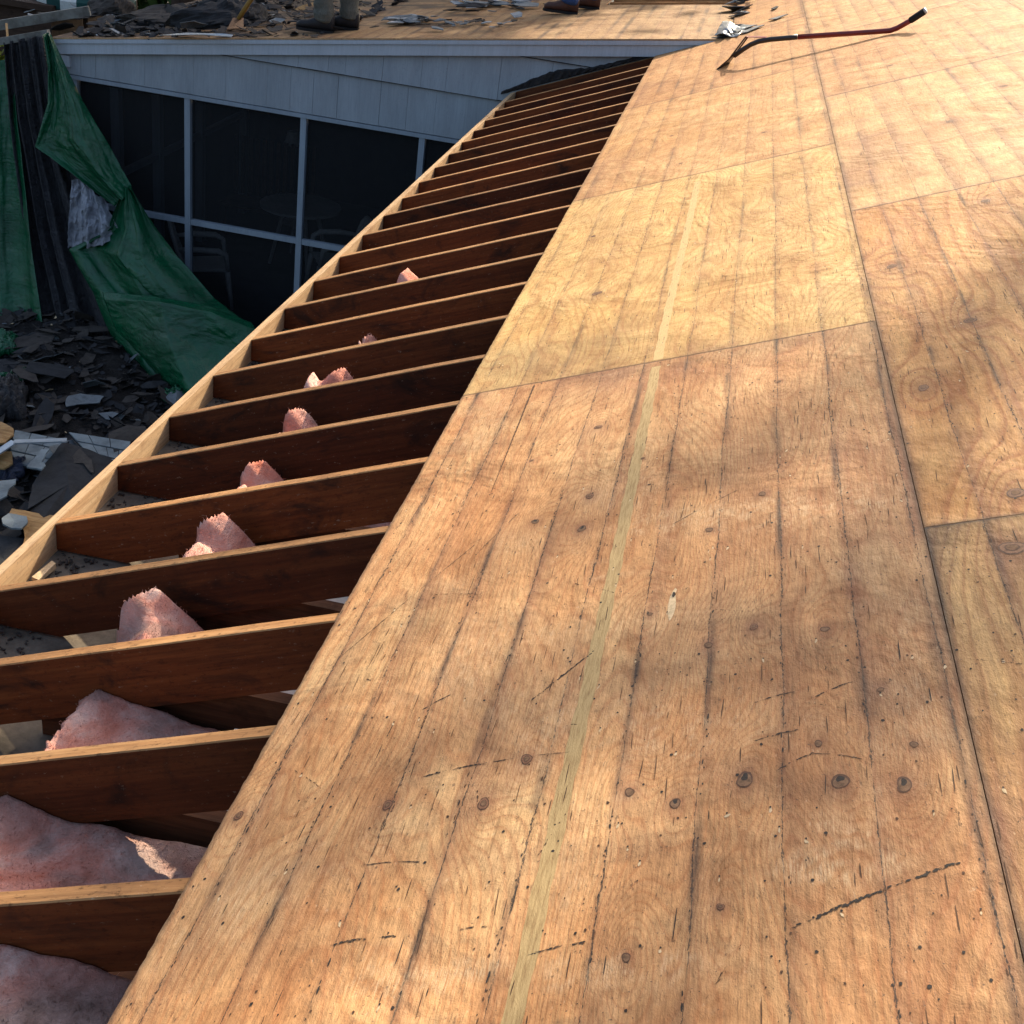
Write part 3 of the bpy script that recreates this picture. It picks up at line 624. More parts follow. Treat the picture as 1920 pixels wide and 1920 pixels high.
M['kraft'] = simple('pale paper facing', (0.70, 0.63, 0.54), 0.8, 0.15, 6)
def bay(n): return n * SP + .042, (n + 1) * SP - .040
BL = {-2: ([(-.3, -.6, -.16, .3, .6, .2, 0)], 'pink insulation in the open bay outside the lower frame edge', {}),
      -1: ([(-.22, -.2, -.215, .4, .45, .3, 0.1)], 'greyish dusty insulation bulging at the lower left corner under the nearest rafter', dict(flat=-.30, dustx=-.60, dk=1.2)),
      0: ([(-.58, .28, -.300, .04, .12, .12, 0.2), (-.42, .14, -.350, .15, .4, .2, 0), (-.08, .14, -.310, .25, .4, .25, .2)], 'long dusty pink insulation mound in the second bay from the bottom', dict(flat=-.36, dustx=-.46, dk=2.0)),
      1: ([(-.575, .66, -.325, .05, .24, .14, 0.1), (-.45, .55, -.35, .2, .45, .2, 0)], 'broad salmon insulation hump with a torn left end at the left frame edge', dict(flat=-.42, dustx=-.36, dk=3)),
      2: ([(-.605, 1.07, -.250, .02, .20, .05, .6), (-.535, .94, -.285, .08, .20, .09, 0)], 'pink insulation flap with a shredded underside standing over a flat pink lump', dict(dustx=-.3, dk=3)),
      3: ([(-.575, 1.49, -.242, .02, .18, .045, .6), (-.585, 1.36, -.280, .05, .20, .07, 0)], 'pink insulation flap in a slanted wedge beside a low frayed lump', dict(dustx=-.28, dk=3)),
      4: ([(-.610, 1.89, -.272, .02, .15, .045, .6), (-.60, 1.74, -.295, .04, .1, .06, 0)], 'narrow rounded pink insulation tongue leaning to the right', dict(dustx=-.28, dk=3)),
      5: ([(-.610, 2.29, -.260, .02, .16, .045, .5), (-.62, 2.13, -.29, .04, .1, .06, 0)], 'pink insulation corner with a straight sloping edge, fifth from the bottom', dict(dustx=-.28, dk=3)),
      6: ([(-.585, 2.70, -.268, .02, .13, .045, .5), (-.66, 2.60, -.272, .03, .12, .06, 0)], 'pink insulation peak with a bright frayed piece on its left', dict(dustx=-.28, dk=3)),
      7: ([(-.605, 3.10, -.290, .02, .08, .06, .3)], 'tiny pink insulation tip peeping over a rafter in the middle of the row', dict(dustx=-.28, dk=3)),
      8: ([(-.58, 3.5, -.40, .03, .1, .08, .2)], 'insulation lying low between the tiny tip and the farthest peak', dict(dustx=-.4, dk=3)),
      9: ([(-.650, 3.90, -.258, .02, .18, .06, .2)], 'farthest pink insulation peak in view, with a pale lit side', dict(dustx=-.28, dk=3))}
for n, (lu, lb, kw) in BL.items():
    a, b_ = bay(n); batt(n + 5, a, b_, lu, lb, **kw)
for n in range(10, 22):
    a, b_ = bay(n); o = batt(n + 5, a, b_, [(-.58, (a + b_) / 2, -.42, .05, .12, .10, .2)], 'pink insulation lying deep and dark in one of the far narrow bays', dustx=-.4, dk=3)
# grit and chips on the soffit
mb = MB(); rs = np.random.RandomState(8)
for k in range(900):
    y = 1.0 + rs.rand() ** 1.5 * 5.0; x = -1.10 + .16 * rs.rand() ** 1.3; r = .003 + .008 * rs.rand() ** 2
    a = rs.rand() * 6; z = -.546; 
    mb.tube([(x - r * math.cos(a), y - r * math.sin(a), z + r * .5), (x + r * math.cos(a), y + r * math.sin(a), z + r * (.4 + rs.rand()))], [r * .6, r * .3], 5)
tag(mb.build('grit', M['asph2']), 'black shingle grit scattered on the soffit boards behind the fascia', 'grit', kind='stuff')
x, y, z = onZ(82, 1075, -.535); mb = MB(); mb.hexa([(x - .012, y - .045, z), (x + .012, y - .05, z), (x + .02, y + .035, z), (x + .002, y + .045, z), (x - .012, y - .045, z + .012), (x + .012, y - .05, z + .01), (x + .02, y + .035, z + .02), (x + .002, y + .045, z + .018)])
tag(mb.build('wood_chip', M['pale']), 'pale splintered wood chip lying on the soffit behind the fascia board', 'wood chip')

# ------------------------------------------------------------------ far wing
YW = 9.45
wing = empty('porch_wing', (-2.5, 12, -3.45), 'blue grey shingled screen porch wing with a low roof partly stripped', 'building')
XL, XR = -5.30, 0.57
# roof deck with an opening
pFar = plywood('plywood dull tan', (0.35, 0.215, 0.10), (0.25, 0.145, 0.07), (0.41, 0.27, 0.135), .15, 1.0, .7, .9, 8, .5, .3)
def far_deck(x0, x1, y0, y1, z_off=0.0, seed=1, res=.03):
    nx = max(2, int((x1 - x0) / res)); ny = max(2, int((y1 - y0) / res)); X, Y = np.meshgrid(np.linspace(x0, x1, nx), np.linspace(y0, y1, ny))
    Z = FK + FM * X - .002 + z_off; dirt = np.zeros_like(X); purple = np.zeros_like(X)
    for k in range(60):
        L = XL + .1272 * k; d = X - L - .004 * np.sin(Y * 3 + k); p_ = np.clip(fbm(Y * 3 + k, X * 0 + k * 3, 12) * 3 - .9, 0, 1)
        dirt += p_ * np.exp(-(d / .010) ** 2) * .9; purple += p_ * np.exp(-np.clip(d, 0, 9) / .03) * (d > 0) * .5
    felt = np.clip((-2.3 - X + 1.6 * (fbm(X * 1.3, Y * 1.3, 33) - .5)) * 1.3, 0, 1) * np.clip((fbm(X * 3.2, Y * 7, 35, 5) - .34) * 6, .25, .97)
    felt = np.maximum(felt, np.clip((fbm(X * 2, Y * 5, 36, 5) * 6 - 3.4), 0, 1) * np.clip((-1.2 - X) * 1.2, 0, 1)); felt *= np.clip((Y - 9.5) / .3 + .2 + np.clip(-3.0 - X, 0, 1), .15, 1)
    dirt = np.maximum(dirt, felt)
    V = np.stack([X.ravel(), Y.ravel(), Z.ravel()], 1).tolist(); idx = np.arange(nx * ny).reshape(ny, nx)
    Fc = np.stack([idx[:-1, :-1], idx[:-1, 1:], idx[1:, 1:], idx[1:, :-1]], -1).reshape(-1, 4).tolist()
    per = list(idx[0, :]) + list(idx[1:, -1]) + list(idx[-1, :-1][::-1]) + list(idx[1:-1, 0][::-1]); b0 = len(V); Mi = [0] * len(Fc)
    for p in per: V.append([V[p][0], V[p][1], V[p][2] - .013])
    k = len(per)
    for i in range(k): Fc.append([per[i], b0 + i, b0 + (i + 1) % k, per[(i + 1) % k]]); Mi.append(1)
    o = obj('roof_sheathing', V, Fc, [pFar, M['edge']], wing, Mi)
    for nm, A_ in (('g', 20 * fbm(X * 2, Y * .6, 70) + 20 * X), ('purple', np.clip(purple, 0, 1)), ('dirt', np.clip(dirt, 0, 1)), ('scuff', np.zeros_like(X))):
        a = o.data.attributes.new(nm, 'FLOAT', 'POINT'); arr = np.zeros(len(V), np.float32); arr[:nx * ny] = A_.ravel(); a.data.foreach_set('value', arr)
far_deck(XL, XR, 9.37, 12.02)
far_deck(XL, -0.72, 12.022, 15.5, seed=2, res=.05)
far_deck(-0.718, XR, 13.2, 15.5, seed=3, res=.06)
mb = MB()
for y in (12.02, 12.42, 12.83, 13.2):
    mb.prism([(-.72, fz(-.72) - .018), (XR, fz(XR) - .018), (XR, fz(XR) - .17), (-.72, fz(-.72) - .17)], y, y + .038, lambda p, t: (p[0], t, p[1]))
mb.build('rafter', M['rafter_top'], wing)
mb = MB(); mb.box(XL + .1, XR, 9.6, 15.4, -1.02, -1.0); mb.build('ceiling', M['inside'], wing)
# rake trim : drip strip + board
def rake(x0, x1, d0, d1, y0, y1, name, mat):
    mb = MB(); mb.prism([(x0, fz(x0) - d0), (x1, fz(x1) - d0), (x1, fz(x1) - d1), (x0, fz(x0) - d1)], y0, y1, lambda p, t: (p[0], t, p[1])); return mb.build(name, mat, wing)
rake(XL + .02, .60, .017, .050, 9.365, 9.40, 'drip_strip', M['trim'])
rake(XL + .03, .585, .053, .142, 9.382, 9.449, 'rake_board', M['trim'])
mb = MB(); mb.box(-5.25, -5.14, 9.40, 9.449, -.86, -.765); mb.build('corner_block', M['trim'], wing)
# shingle siding in two courses
rs = np.random.RandomState(12); mb = MB()
def course(z0, z1fn, x0, x1, yb, thick):
    x = x0
    while x < x1:
        wd = .14 + .34 * rs.rand() ** 1.3; xe = min(x + wd, x1); g = .0005 + .0013 * rs.rand() ** 3; yo = yb - thick - .003 * rs.rand(); dz = .003 * rs.rand()
        za, zb = z1fn(x), z1fn(xe)
        P = [(x + g, yo, z0 + dz), (xe - g, yo, z0 + dz), (xe - g, YW - .001, z0 + dz), (x + g, YW - .001, z0 + dz), (x + g, YW - .006, za), (xe - g, YW - .006, zb), (xe - g, YW - .001, zb), (x + g, YW - .001, za)]
        mb.hexa(P); x = xe
topz = lambda x: fz(x) - .10
course(-.925, lambda x: min(-.50, fz(x) - .10), -5.22, -.80, YW, .020)
def upper(x): return max(topz(x), -.54)
course(-.543, upper, -3.80, -.35, YW, .034)
course(-.16, lambda x: max(topz(x), -.158), -1.3, .45, YW, .018)
mb.build('shingle_siding', M['siding'], wing)
mb = MB(); mb.box(-3.80, -.35, YW - .033, YW - .021, -.5475, -.5435); mb.box(-1.3, .45, YW - .037, YW - .025, -.1645, -.1605); mb.build('butt_shadow_strip', M['black'], wing)  # thin black strips paint the shadow line below the shingle butts
mb = MB()
mb.prism([(-5.25, -.93), (.55, -.93), (.55, fz(.55) - .05), (-5.25, fz(-5.25) - .06)], YW + .001, YW + .05, lambda p, t: (p[0], t, p[1])); mb.build('wall_panel', M['siding'], wing)
mb = MB(); mb.box(-5.25, -.8, YW - .03, YW + .06, -.965, -.931); mb.build('header_trim', M['post'], wing)
PX = [-5.12, -4.05, -2.97, -1.89, -.92]
def frame(name, sx=.052):
    for x in PX:
        mb = MB(); mb.box(x - sx / 2, x + sx / 2, YW - .02, YW + .05, -3.4, -.966); o = mb.build('post', M['post'], wing)
frame('post')
for a, b_ in zip(PX[:-1], PX[1:]):
    mb = MB(); mb.box(a + .027, b_ - .027, YW - .012, YW + .04, -2.115, -2.065); mb.build('rail', M['post'], wing)
bsc = NB('insect screen', 0.9, (0.02, 0.022, 0.025)); tr = bsc.n('ShaderNodeBsdfTransparent'); mx = bsc.n('ShaderNodeMixShader'); mx.inputs[0].default_value = 0.55
out = [n for n in bsc.t.nodes if n.type == 'OUTPUT_MATERIAL'][0]; bsc.l(tr.outputs[0], mx.inputs[1]); bsc.l(bsc.p.outputs[0], mx.inputs[2]); bsc.l(mx.outputs[0], out.inputs[0])
for a, b_ in zip(PX[:-1], PX[1:]):
    for z0, z1 in ((-3.38, -2.12), (-2.06, -.97)):
        obj('screen_panel', [(a + .03, YW + .02, z0), (b_ - .03, YW + .02, z0), (b_ - .03, YW + .02, z1), (a + .03, YW + .02, z1)], [(0, 1, 2, 3)], bsc.m, wing)
for y in (10.5, 11.45, 12.6, 14.0):
    mb = MB(); mb.box(-5.29, -5.20, y - .045, y + .045, -3.4, -1.02); mb.build('post', M['post'], wing)
mb = MB(); mb.box(-5.28, -5.22, 10.55, 14, -2.12, -2.06); mb.build('rail', M['post'], wing)
mb = MB(); mb.box(-5.40, -5.34, 9.52, 15.2, -3.44, -.95); mb.build('side_wall', M['inside'], wing)  # solid panel added behind the left posts to keep sunlight out of the porch
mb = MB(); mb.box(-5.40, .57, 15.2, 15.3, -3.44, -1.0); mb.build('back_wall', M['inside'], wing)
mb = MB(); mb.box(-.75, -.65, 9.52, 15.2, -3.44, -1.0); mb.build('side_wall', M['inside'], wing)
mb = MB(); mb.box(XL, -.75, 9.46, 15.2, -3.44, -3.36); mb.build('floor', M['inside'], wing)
# porch furniture
def table(x, y, z, r):
    t = empty('round_table', (x, y, -3.36), 'round grey plastic table inside the dark screen porch', 'table')
    n = 40; mb = MB(); mb.prism([(math.cos(k * 2 * math.pi / n) * r, math.sin(k * 2 * math.pi / n) * r) for k in range(n)], z - .03, z, lambda p, q: (x + p[0], y + p[1], q)); mb.build('tabletop', M['dimwhite'], t)
    for k in range(4):
        a = k * math.pi / 2 + .6; mb = MB(); mb.tube([(x + math.cos(a) * r * .4, y + math.sin(a) * r * .4, z - .03), (x + math.cos(a) * r * .75, y + math.sin(a) * r * .75, -3.36)], [.028, .018], 8); mb.build('leg', M['dimwhite'], t)
M['dimwhite'] = simple('grey white plastic', (0.42, 0.44, 0.44), 0.5, 0.15, 4, bump=0)
table(-3.95, 12.45, -2.66, .47)
def pchair(x, y, rz, label):
    t = empty('plastic_chair', (x, y, -3.36), label, 'chair', 'plastic chairs in the porch'); t.rotation_euler.z = rz
    rot = Matrix.Translation((x, y, -3.36)) @ Matrix.Rotation(rz, 4, 'Z')
    def P(pts): return [tuple(rot @ Vector(p)) for p in pts]
    mb = MB(); mb.hexa(P([(-.22, -.22, .40), (.22, -.22, .40), (.20, .22, .38), (-.20, .22, .38), (-.23, -.23, .43), (.23, -.23, .43), (.20, .22, .41), (-.20, .22, .41)])); mb.build('seat', M['white'], t)
    mb = MB()
    mb.tube(P([(-.22, .21, .40), (-.235, .29, .62), (-.19, .34, .80), (-.09, .36, .87), (.09, .36, .87), (.19, .34, .80), (.235, .29, .62), (.22, .21, .40)]), .024, 8)
    for k in range(-2, 3): mb.tube(P([(k * .075, .22, .42), (k * .075, .30, .62), (k * .07, .355, .86)]), .017, 6)
    mb.build('backrest', M['white'], t, True)
    for sx in (-1, 1):
        mb = MB(); mb.tube(P([(sx * .235, .28, .63), (sx * .27, .1, .645), (sx * .275, -.12, .64), (sx * .26, -.20, .60), (sx * .245, -.225, .42)]), [.02, .03, .032, .028, .022], 8); mb.build('armrest', M['white'], t, True)
        mb = MB(); mb.tube(P([(sx * .22, -.22, .41), (sx * .26, -.27, 0)]), [.03, .02], 8); mb.build('leg', M['white'], t, True)
        mb = MB(); mb.tube(P([(sx * .20, .21, .40), (sx * .24, .30, 0)]), [.03, .02], 8); mb.build('leg', M['white'], t, True)
pchair(-4.42, 10.75, math.radians(115), 'white plastic armchair just behind the left porch post')
pchair(-3.25, 11.6, math.radians(-60), 'white plastic armchair in front of the round porch table, low behind the rail')
# slatted lounge seat in the left porch bay
t = empty('slatted_bench', (-4.6, 13.2, -3.36), 'dark slatted garden bench deep inside the porch', 'bench')
mb = MB()
for k in range(12): mb.box(-5.1 + k * .09, -5.055 + k * .09, 13.3, 13.33, -2.9, -2.2)
mb.build('backrest', M['brownwood'], t)
mb = MB(); mb.box(-5.12, -4.02, 12.85, 13.3, -2.96, -2.92); mb.build('seat', M['brownwood'], t)
for x in (-5.08, -4.08):
    mb = MB(); mb.box(x - .03, x + .03, 12.88, 12.94, -3.36, -2.96); mb.build('leg', M['brownwood'], t)
t = empty('bedside_lamp', (-3.45, 13.9, -3.36), 'small white lamp on a stand at the back of the porch', 'lamp')
lx, ly, lz = onY(549, 262, 13.9)
t.location = (lx, ly, -3.36)
mb = MB(); mb.tube([(lx, ly, lz - .06), (lx, ly, lz + .10)], [.11, .065], 16); mb.build('lamp_shade', M['white'], t)
mb = MB(); mb.tube([(lx, ly, -3.36), (lx, ly, -3.33), (lx, ly, -3.32), (lx, ly, lz - .06)], [.12, .12, .015, .015], 12); mb.build('stand', M['dimwhite'], t)

# ------------------------------------------------------------------ drapery
def cloth(name, rows, mat, folds, seed, label, cat, nx=90, ny=110, thick=.002, crum=0.0, group=None, power=1.0, mat2=None, m2fn=None, tri=False):
    # rows: (t, [(x, y, z) control points]); smooth interpolation between rows and along each row
    rs_ = np.random.RandomState(seed)
    ts = np.array([r[0] for r in rows]); K = len(rows[0][1])
    C = np.array([r[1] for r in rows])          # R,K,3
    out_ = np.zeros((ny, nx, 3)); tt = np.linspace(0, 1, ny); ss = np.linspace(0, 1, nx); kk = np.linspace(0, 1, K)
    tmp = np.zeros((ny, K, 3))
    for k in range(K):
        for d in range(3): tmp[:, k, d] = np.interp(tt, ts, C[:, k, d])
    for j in range(ny):
        for d in range(3): out_[j, :, d] = np.interp(ss, kk, tmp[j, :, d])
    S, T = np.meshgrid(ss, tt)
    disp = np.zeros_like(S)
    for (fr, amp, ph, sl, t0, t1) in folds:      # frequency across, amplitude, phase, slant, start/end strength
        a = amp * (t0 + (t1 - t0) * T)
        wv = np.sin((S * fr + T * sl) * 2 * math.pi + ph + 1.5 * fbm(S * 2 + seed, T * 2, seed))
        disp += a * np.sign(wv) * np.abs(wv) ** .7
    disp += .075 * (fbm(S * 3 + seed, T * 3 + S * 2, seed + 3, 5) - .5) + .045 * np.abs(fbm(S * 5 + T * 4 + seed, T * 5 - S * 3, seed + 7, 4) - .5)
    if crum:
        for q_, fr in ((1, 5), (.6, 11), (.35, 23)): disp += crum * q_ * np.abs(fbm(S * fr + T * fr * .4 + seed, T * fr * .8 - S * fr * .3 + 5, seed + fr, 1) - .5) * 2
    edge_j = .012 * (fbm(T * 9, S * 9, seed + 9) - .5)
    out_[:, :, 1] -= disp; out_[:, :, 0] += disp * .35 + edge_j
    V = out_.reshape(-1, 3).tolist(); idx = np.arange(nx * ny).reshape(ny, nx)
    q = np.stack([idx[:-1, :-1], idx[1:, :-1], idx[1:, 1:], idx[:-1, 1:]], -1).reshape(-1, 4)
    Mi = [0] * len(q)
    if mat2 is not None:
        sc_ = ((S[:-1, :-1]).ravel(), (T[:-1, :-1]).ravel()); Mi = [1 if m2fn(a, b) else 0 for a, b in zip(*sc_)]
    o = obj(name, V, q.tolist(), [mat] + ([mat2] if mat2 else []), None, Mi, True)
    md = o.modifiers.new('thickness', 'SOLIDIFY'); md.thickness = thick
    return tag(o, label, cat, group)
def row(t, pts): return (t, [onY(*p) for p in pts])
# left green tarp sheet
cloth('hanging_tarp', [row(0, [(-90, 130, 9.6), (-30, 120, 9.55), (22, 110, 9.5)]), row(.3, [(-90, 260, 9.4), (-20, 260, 9.35), (38, 260, 9.35)]), row(.7, [(-90, 470, 9.2), (-20, 470, 9.1), (62, 470, 9.1)]), row(1, [(-90, 640, 9.0), (0, 655, 8.8), (95, 690, 8.7)])],
      M['green'], [(1.9, .06, 0, .1, .5, 1)], 3, 'dark green tarp hanging at the left picture edge', 'tarp', group='torn green tarps')
# long black plastic curtain
cloth('plastic_curtain', [row(0, [(8, 78, 9.45), (40, 72, 9.42), (82, 66, 9.38)]), row(.25, [(20, 220, 9.40), (60, 220, 9.35), (105, 220, 9.3)]), row(.6, [(48, 430, 9.25), (100, 430, 9.2), (190, 430, 9.2)]), row(.85, [(80, 600, 8.95), (140, 600, 8.9), (240, 600, 8.85)]), row(1, [(118, 690, 8.6), (190, 715, 8.5), (292, 735, 8.4)])],
      M['silver'], [(4.2, .075, 1.0, -.25, .35, 1.1), (9.3, .022, 0, -.2, .5, 1)], 4, 'long black plastic curtain falling in deep folds to the rubble', 'plastic sheet', nx=190, ny=190, crum=.012)
cloth('plastic_flap', [row(0, [(138, 330, 9.12), (165, 345, 9.02), (196, 372, 9.05)]), row(.5, [(132, 395, 9.05), (170, 400, 8.95), (218, 418, 9.0)]), row(1, [(129, 462, 9.0), (175, 462, 8.9), (228, 440, 8.96)])],
      M['shiny'], [(2.6, .035, .4, .2, 1, 1), (7.0, .012, 0, .3, 1, 1)], 6, 'crinkled silvery plastic flap showing between the two green tarp pieces', 'plastic sheet', nx=150, ny=150, crum=.05)
# upper green flap: thin at the corner, widening to a hanging point, taut right edge
cloth('hanging_tarp', [row(0, [(84, 62, 9.34), (90, 62, 9.32), (97, 64, 9.33)]), row(.15, [(92, 120, 9.25), (104, 118, 9.18), (122, 118, 9.3)]), row(.36, [(92, 190, 9.18), (125, 195, 9.08), (155, 188, 9.2)]), row(.56, [(68, 272, 9.1), (130, 262, 9.0), (196, 258, 9.12)]),
      row(.80, [(128, 318, 9.0), (180, 325, 8.95), (228, 322, 9.05)]), row(1.0, [(214, 389, 8.98), (230, 372, 8.96), (246, 352, 9.0)])],
      M['green'], [(1.25, .06, .6, .35, .5, 1.2), (2.9, .012, 0, .5, 1, .6)], 8, 'bright green tarp flap hanging from the roof corner to a loose point', 'tarp', nx=110, group='torn green tarps', crum=.012)
# lower big green swag
cloth('hanging_tarp', [row(0, [(232, 350, 9.0), (238, 349, 8.96), (244, 350, 9.0)]), row(.16, [(200, 432, 8.95), (240, 430, 8.85), (292, 430, 8.95)]), row(.26, [(131, 462, 8.95), (225, 480, 8.75), (330, 484, 8.9)]),
      row(.50, [(178, 545, 8.85), (270, 560, 8.6), (402, 566, 8.75)]), row(.72, [(212, 640, 8.65), (320, 640, 8.4), (470, 604, 8.6)]), row(.88, [(262, 722, 8.4), (360, 700, 8.2), (520, 640, 8.4)]), row(1.0, [(322, 762, 8.15), (400, 735, 8.0), (560, 680, 8.2)])],
      M['green'], [(1.5, .11, 2.2, -.7, .3, 1.2), (2.9, .03, .3, -.5, .6, 1.0)], 10, 'big green tarp swag spreading from a knot down behind the fascia board', 'tarp', nx=150, ny=150, group='torn green tarps')
sw = [o for o in bpy.data.objects if o.get('label', '').startswith('big green tarp swag')][0]
fo_ = cloth('tarp_fold', [row(0, [(192, 545, 8.66), (300, 556, 8.42), (395, 572, 8.46), (472, 604, 8.52)]), row(.12, [(196, 560, 8.60), (300, 566, 8.30), (400, 585, 8.36), (480, 618, 8.44)]), row(.55, [(224, 640, 8.50), (320, 640, 8.16), (420, 655, 8.2), (500, 660, 8.36)]), row(1, [(296, 742, 8.16), (360, 735, 7.95), (430, 740, 7.95), (540, 720, 8.1)])],
      M['green'], [(1.3, .07, 1.2, -.6, .0, 1.4), (4.5, .012, 0, -.5, .2, 1)], 21, None, None, nx=110, ny=110)
fo_.parent = sw; fo_['label'] = 'bulging lower fold of the swag'
# beam the sheets hang from, and the grey plank above it
def beam(name, a, b_, wd, ht, mat, label, cat):
    a = Vector(a); b_ = Vector(b_); d = (b_ - a).normalized(); sdir = d.cross(Vector((0, 0, 1))).normalized(); up = sdir.cross(d)
    P = []
    for z in (-ht / 2, ht / 2):
        for (e, q) in ((a, -1), (b_, -1), (b_, 1), (a, 1)): P.append(e + sdir * q * wd / 2 + up * z)
    mb = MB(); mb.hexa([P[0], P[1], P[2], P[3], P[4], P[5], P[6], P[7]]); return tag(mb.build(name, mat), label, cat)
beam('support_beam', onY(-60, 88, 9.44), onY(92, 62, 9.44), .05, .06, M['plank'], 'dark weathered beam from which the black plastic hangs at the far left', 'beam')
beam('scaffold_plank', onY(-80, 60, 10.0), onY(168, 20, 10.35), .05, .085, M['plank'], 'grey weathered plank sticking out left of the far roof corner', 'plank')
p = onY(12, 45, 9.9); q = onY(16, 90, 9.6)
beam('prop_stick', p, q, .02, .02, M['plyscrap'], 'thin upright wooden stick between the grey plank and the dark beam', 'stick')

# ------------------------------------------------------------------ litter pieces
def shard(name, pts, mat, thick, label, cat, group=None, jag=.06, seed=0, bend=0.0, sub=3):
    rs_ = np.random.RandomState(seed); P = []
    n = len(pts); 
    for i in range(n):
        a = Vector(pts[i]); b2 = Vector(pts[(i + 1) % n]); L = (b2 - a).length
        for k in range(sub):
            t = k / sub; p_ = a.lerp(b2, t)
            if k: p_ += Vector((rs_.randn(), rs_.randn(), 0)) * jag * L * .3
            P.append(p_)
    cen = sum(P, Vector()) / len(P); N = len(P)
    V = [tuple(p_) for p_ in P] + [(p_.x, p_.y, p_.z - thick) for p_ in P] + [tuple(cen + Vector((0, 0, bend)))] + [(cen.x, cen.y, cen.z + bend - thick)]
    Fc = [(i, (i + 1) % N, 2 * N) for i in range(N)] + [(N + (i + 1) % N, N + i, 2 * N + 1) for i in range(N)] + [((i + 1) % N, i, N + i, N + (i + 1) % N) for i in range(N)]
    return tag(obj(name, V, Fc, mat), label, cat, group)
def gp(x, y, up=.06, Z=-3.2):
    for _ in range(4):
        X = onZ(x, y, Z + up); Z = float(gz(X[0], X[1]))
    X = onZ(x, y, Z + up); return X
def gpoly(pts, up=.06): return [gp(*p, up=up) for p in pts]
shard('shingle_mat', gpoly([(22, 975), (52, 955), (60, 910), (85, 868), (118, 828), (165, 842), (215, 864), (260, 875), (240, 940), (150, 1010), (98, 1000), (60, 1000)][::-1], .16), M['asph'], .012, 'large dark sheet of torn shingles lying lowest beside the fascia board', 'shingles', seed=2, jag=.03, bend=.05, sub=4)
shard('shingle_piece', gpoly([(128, 862), (150, 840), (172, 862), (175, 885), (170, 885), (160, 872), (135, 868)][::-1], .21), M['asph2'], .01, 'crumpled brownish shingle scrap on top of the large dark sheet', 'shingle', seed=3)
shard('shingle_mat', gpoly([(-30, 1060), (-30, 1002), (0, 1003), (45, 1010), (70, 1060), (30, 1110), (-30, 1120)][::-1], .14), M['asph'], .012, 'dark shingle sheet at the left edge beside the lowest plywood scrap', 'shingles', seed=4)
def siding_panel(pts, label, seed, up=.10):
    P = [Vector(gp(*p, up=up)) for p in pts]; a, b2, c2, d2 = P   # quad: near-left, near-right, far-right, far-left
    def q(s, t, h=0): r = a.lerp(b2, s).lerp(d2.lerp(c2, s), t); return (r.x, r.y, r.z + h)
    mb = MB(); rs_ = np.random.RandomState(seed)
    for i in range(3):
        s = 0.0; t0, t1 = i / 3 + .012, (i + 1) / 3 - .012
        while s < .98:
            e = min(1, s + .22 + .3 * rs_.rand()); h = .014 + .006 * i * 0
            mb.hexa([q(s + .008, t0), q(e - .008, t0), q(e - .008, t1), q(s + .008, t1), q(s + .008, t0, .018), q(e - .008, t0, .018), q(e - .008, t1, .012), q(s + .008, t1, .012)]); s = e
    mb.hexa([q(0, 0, -.008), q(1, 0, -.008), q(1, 1, -.008), q(0, 1, -.008), q(0, 0, .004), q(1, 0, .004), q(1, 1, .004), q(0, 1, .004)], 1)
    return tag(mb.build('cladding_sheet', [M['slate2b'], M['asph']]), label, 'siding', 'torn shingle siding panels')
M['slate2b'] = paint('pale grey siding scrap', (0.19, 0.225, 0.24), .85, .5)
siding_panel([(180, 870), (228, 888), (246, 830), (128, 812)], 'pale grey shingle siding panel with grooves, touching the fascia board', 1, .12)
siding_panel([(15, 868), (85, 885), (130, 828), (28, 808)], 'pale grey siding panel beneath the bent metal drip edge', 2, .11)
shard('siding_scrap', gpoly([(3, 972), (16, 962), (50, 968), (52, 978), (40, 990), (22, 990), (5, 982)][::-1], .24), M['slate2b'], .012, 'small pale grey chip lying on the orange plywood scrap', 'siding scrap', seed=6)
shard('siding_scrap', gpoly([(50, 875), (78, 842), (92, 842), (76, 868), (86, 872), (78, 880)][::-1], .24), M['slate2b'], .012, 'narrow pale grey strip lying on the dark shingle sheet', 'siding scrap', seed=7)
shard('siding_scrap', gpoly([(-20, 905), (30, 898), (12, 930), (-20, 950)][::-1], .20), M['slate2b'], .012, 'pale grey flat scrap at the left edge under the blue plastic', 'siding scrap', seed=8)
shard('plywood_scrap', gpoly([(-30, 780), (0, 790), (25, 803), (26, 815), (8, 830), (-30, 835)][::-1], .22), M['plyscrap'], .014, 'orange plywood scrap at the left edge above the drip edge', 'plywood scrap', seed=9, group='plywood scraps')
shard('plywood_scrap', gpoly([(-30, 850), (22, 846), (24, 868), (8, 878), (-30, 875)][::-1], .17), M['plyscrap'], .014, 'orange plywood scrap tucked below the bent drip edge', 'plywood scrap', seed=10, group='plywood scraps')
shard('plywood_scrap', gpoly([(15, 965), (22, 953), (60, 960), (120, 970), (95, 1010), (45, 1040), (44, 990)][::-1], .19), M['plyscrap'], .014, 'orange plywood scrap lowest in the heap beside the fascia board', 'plywood scrap', seed=11, group='plywood scraps')
t = [gp(-40, 872, .24), gp(26, 829, .25), gp(125, 826, .25)]
mb = MB()
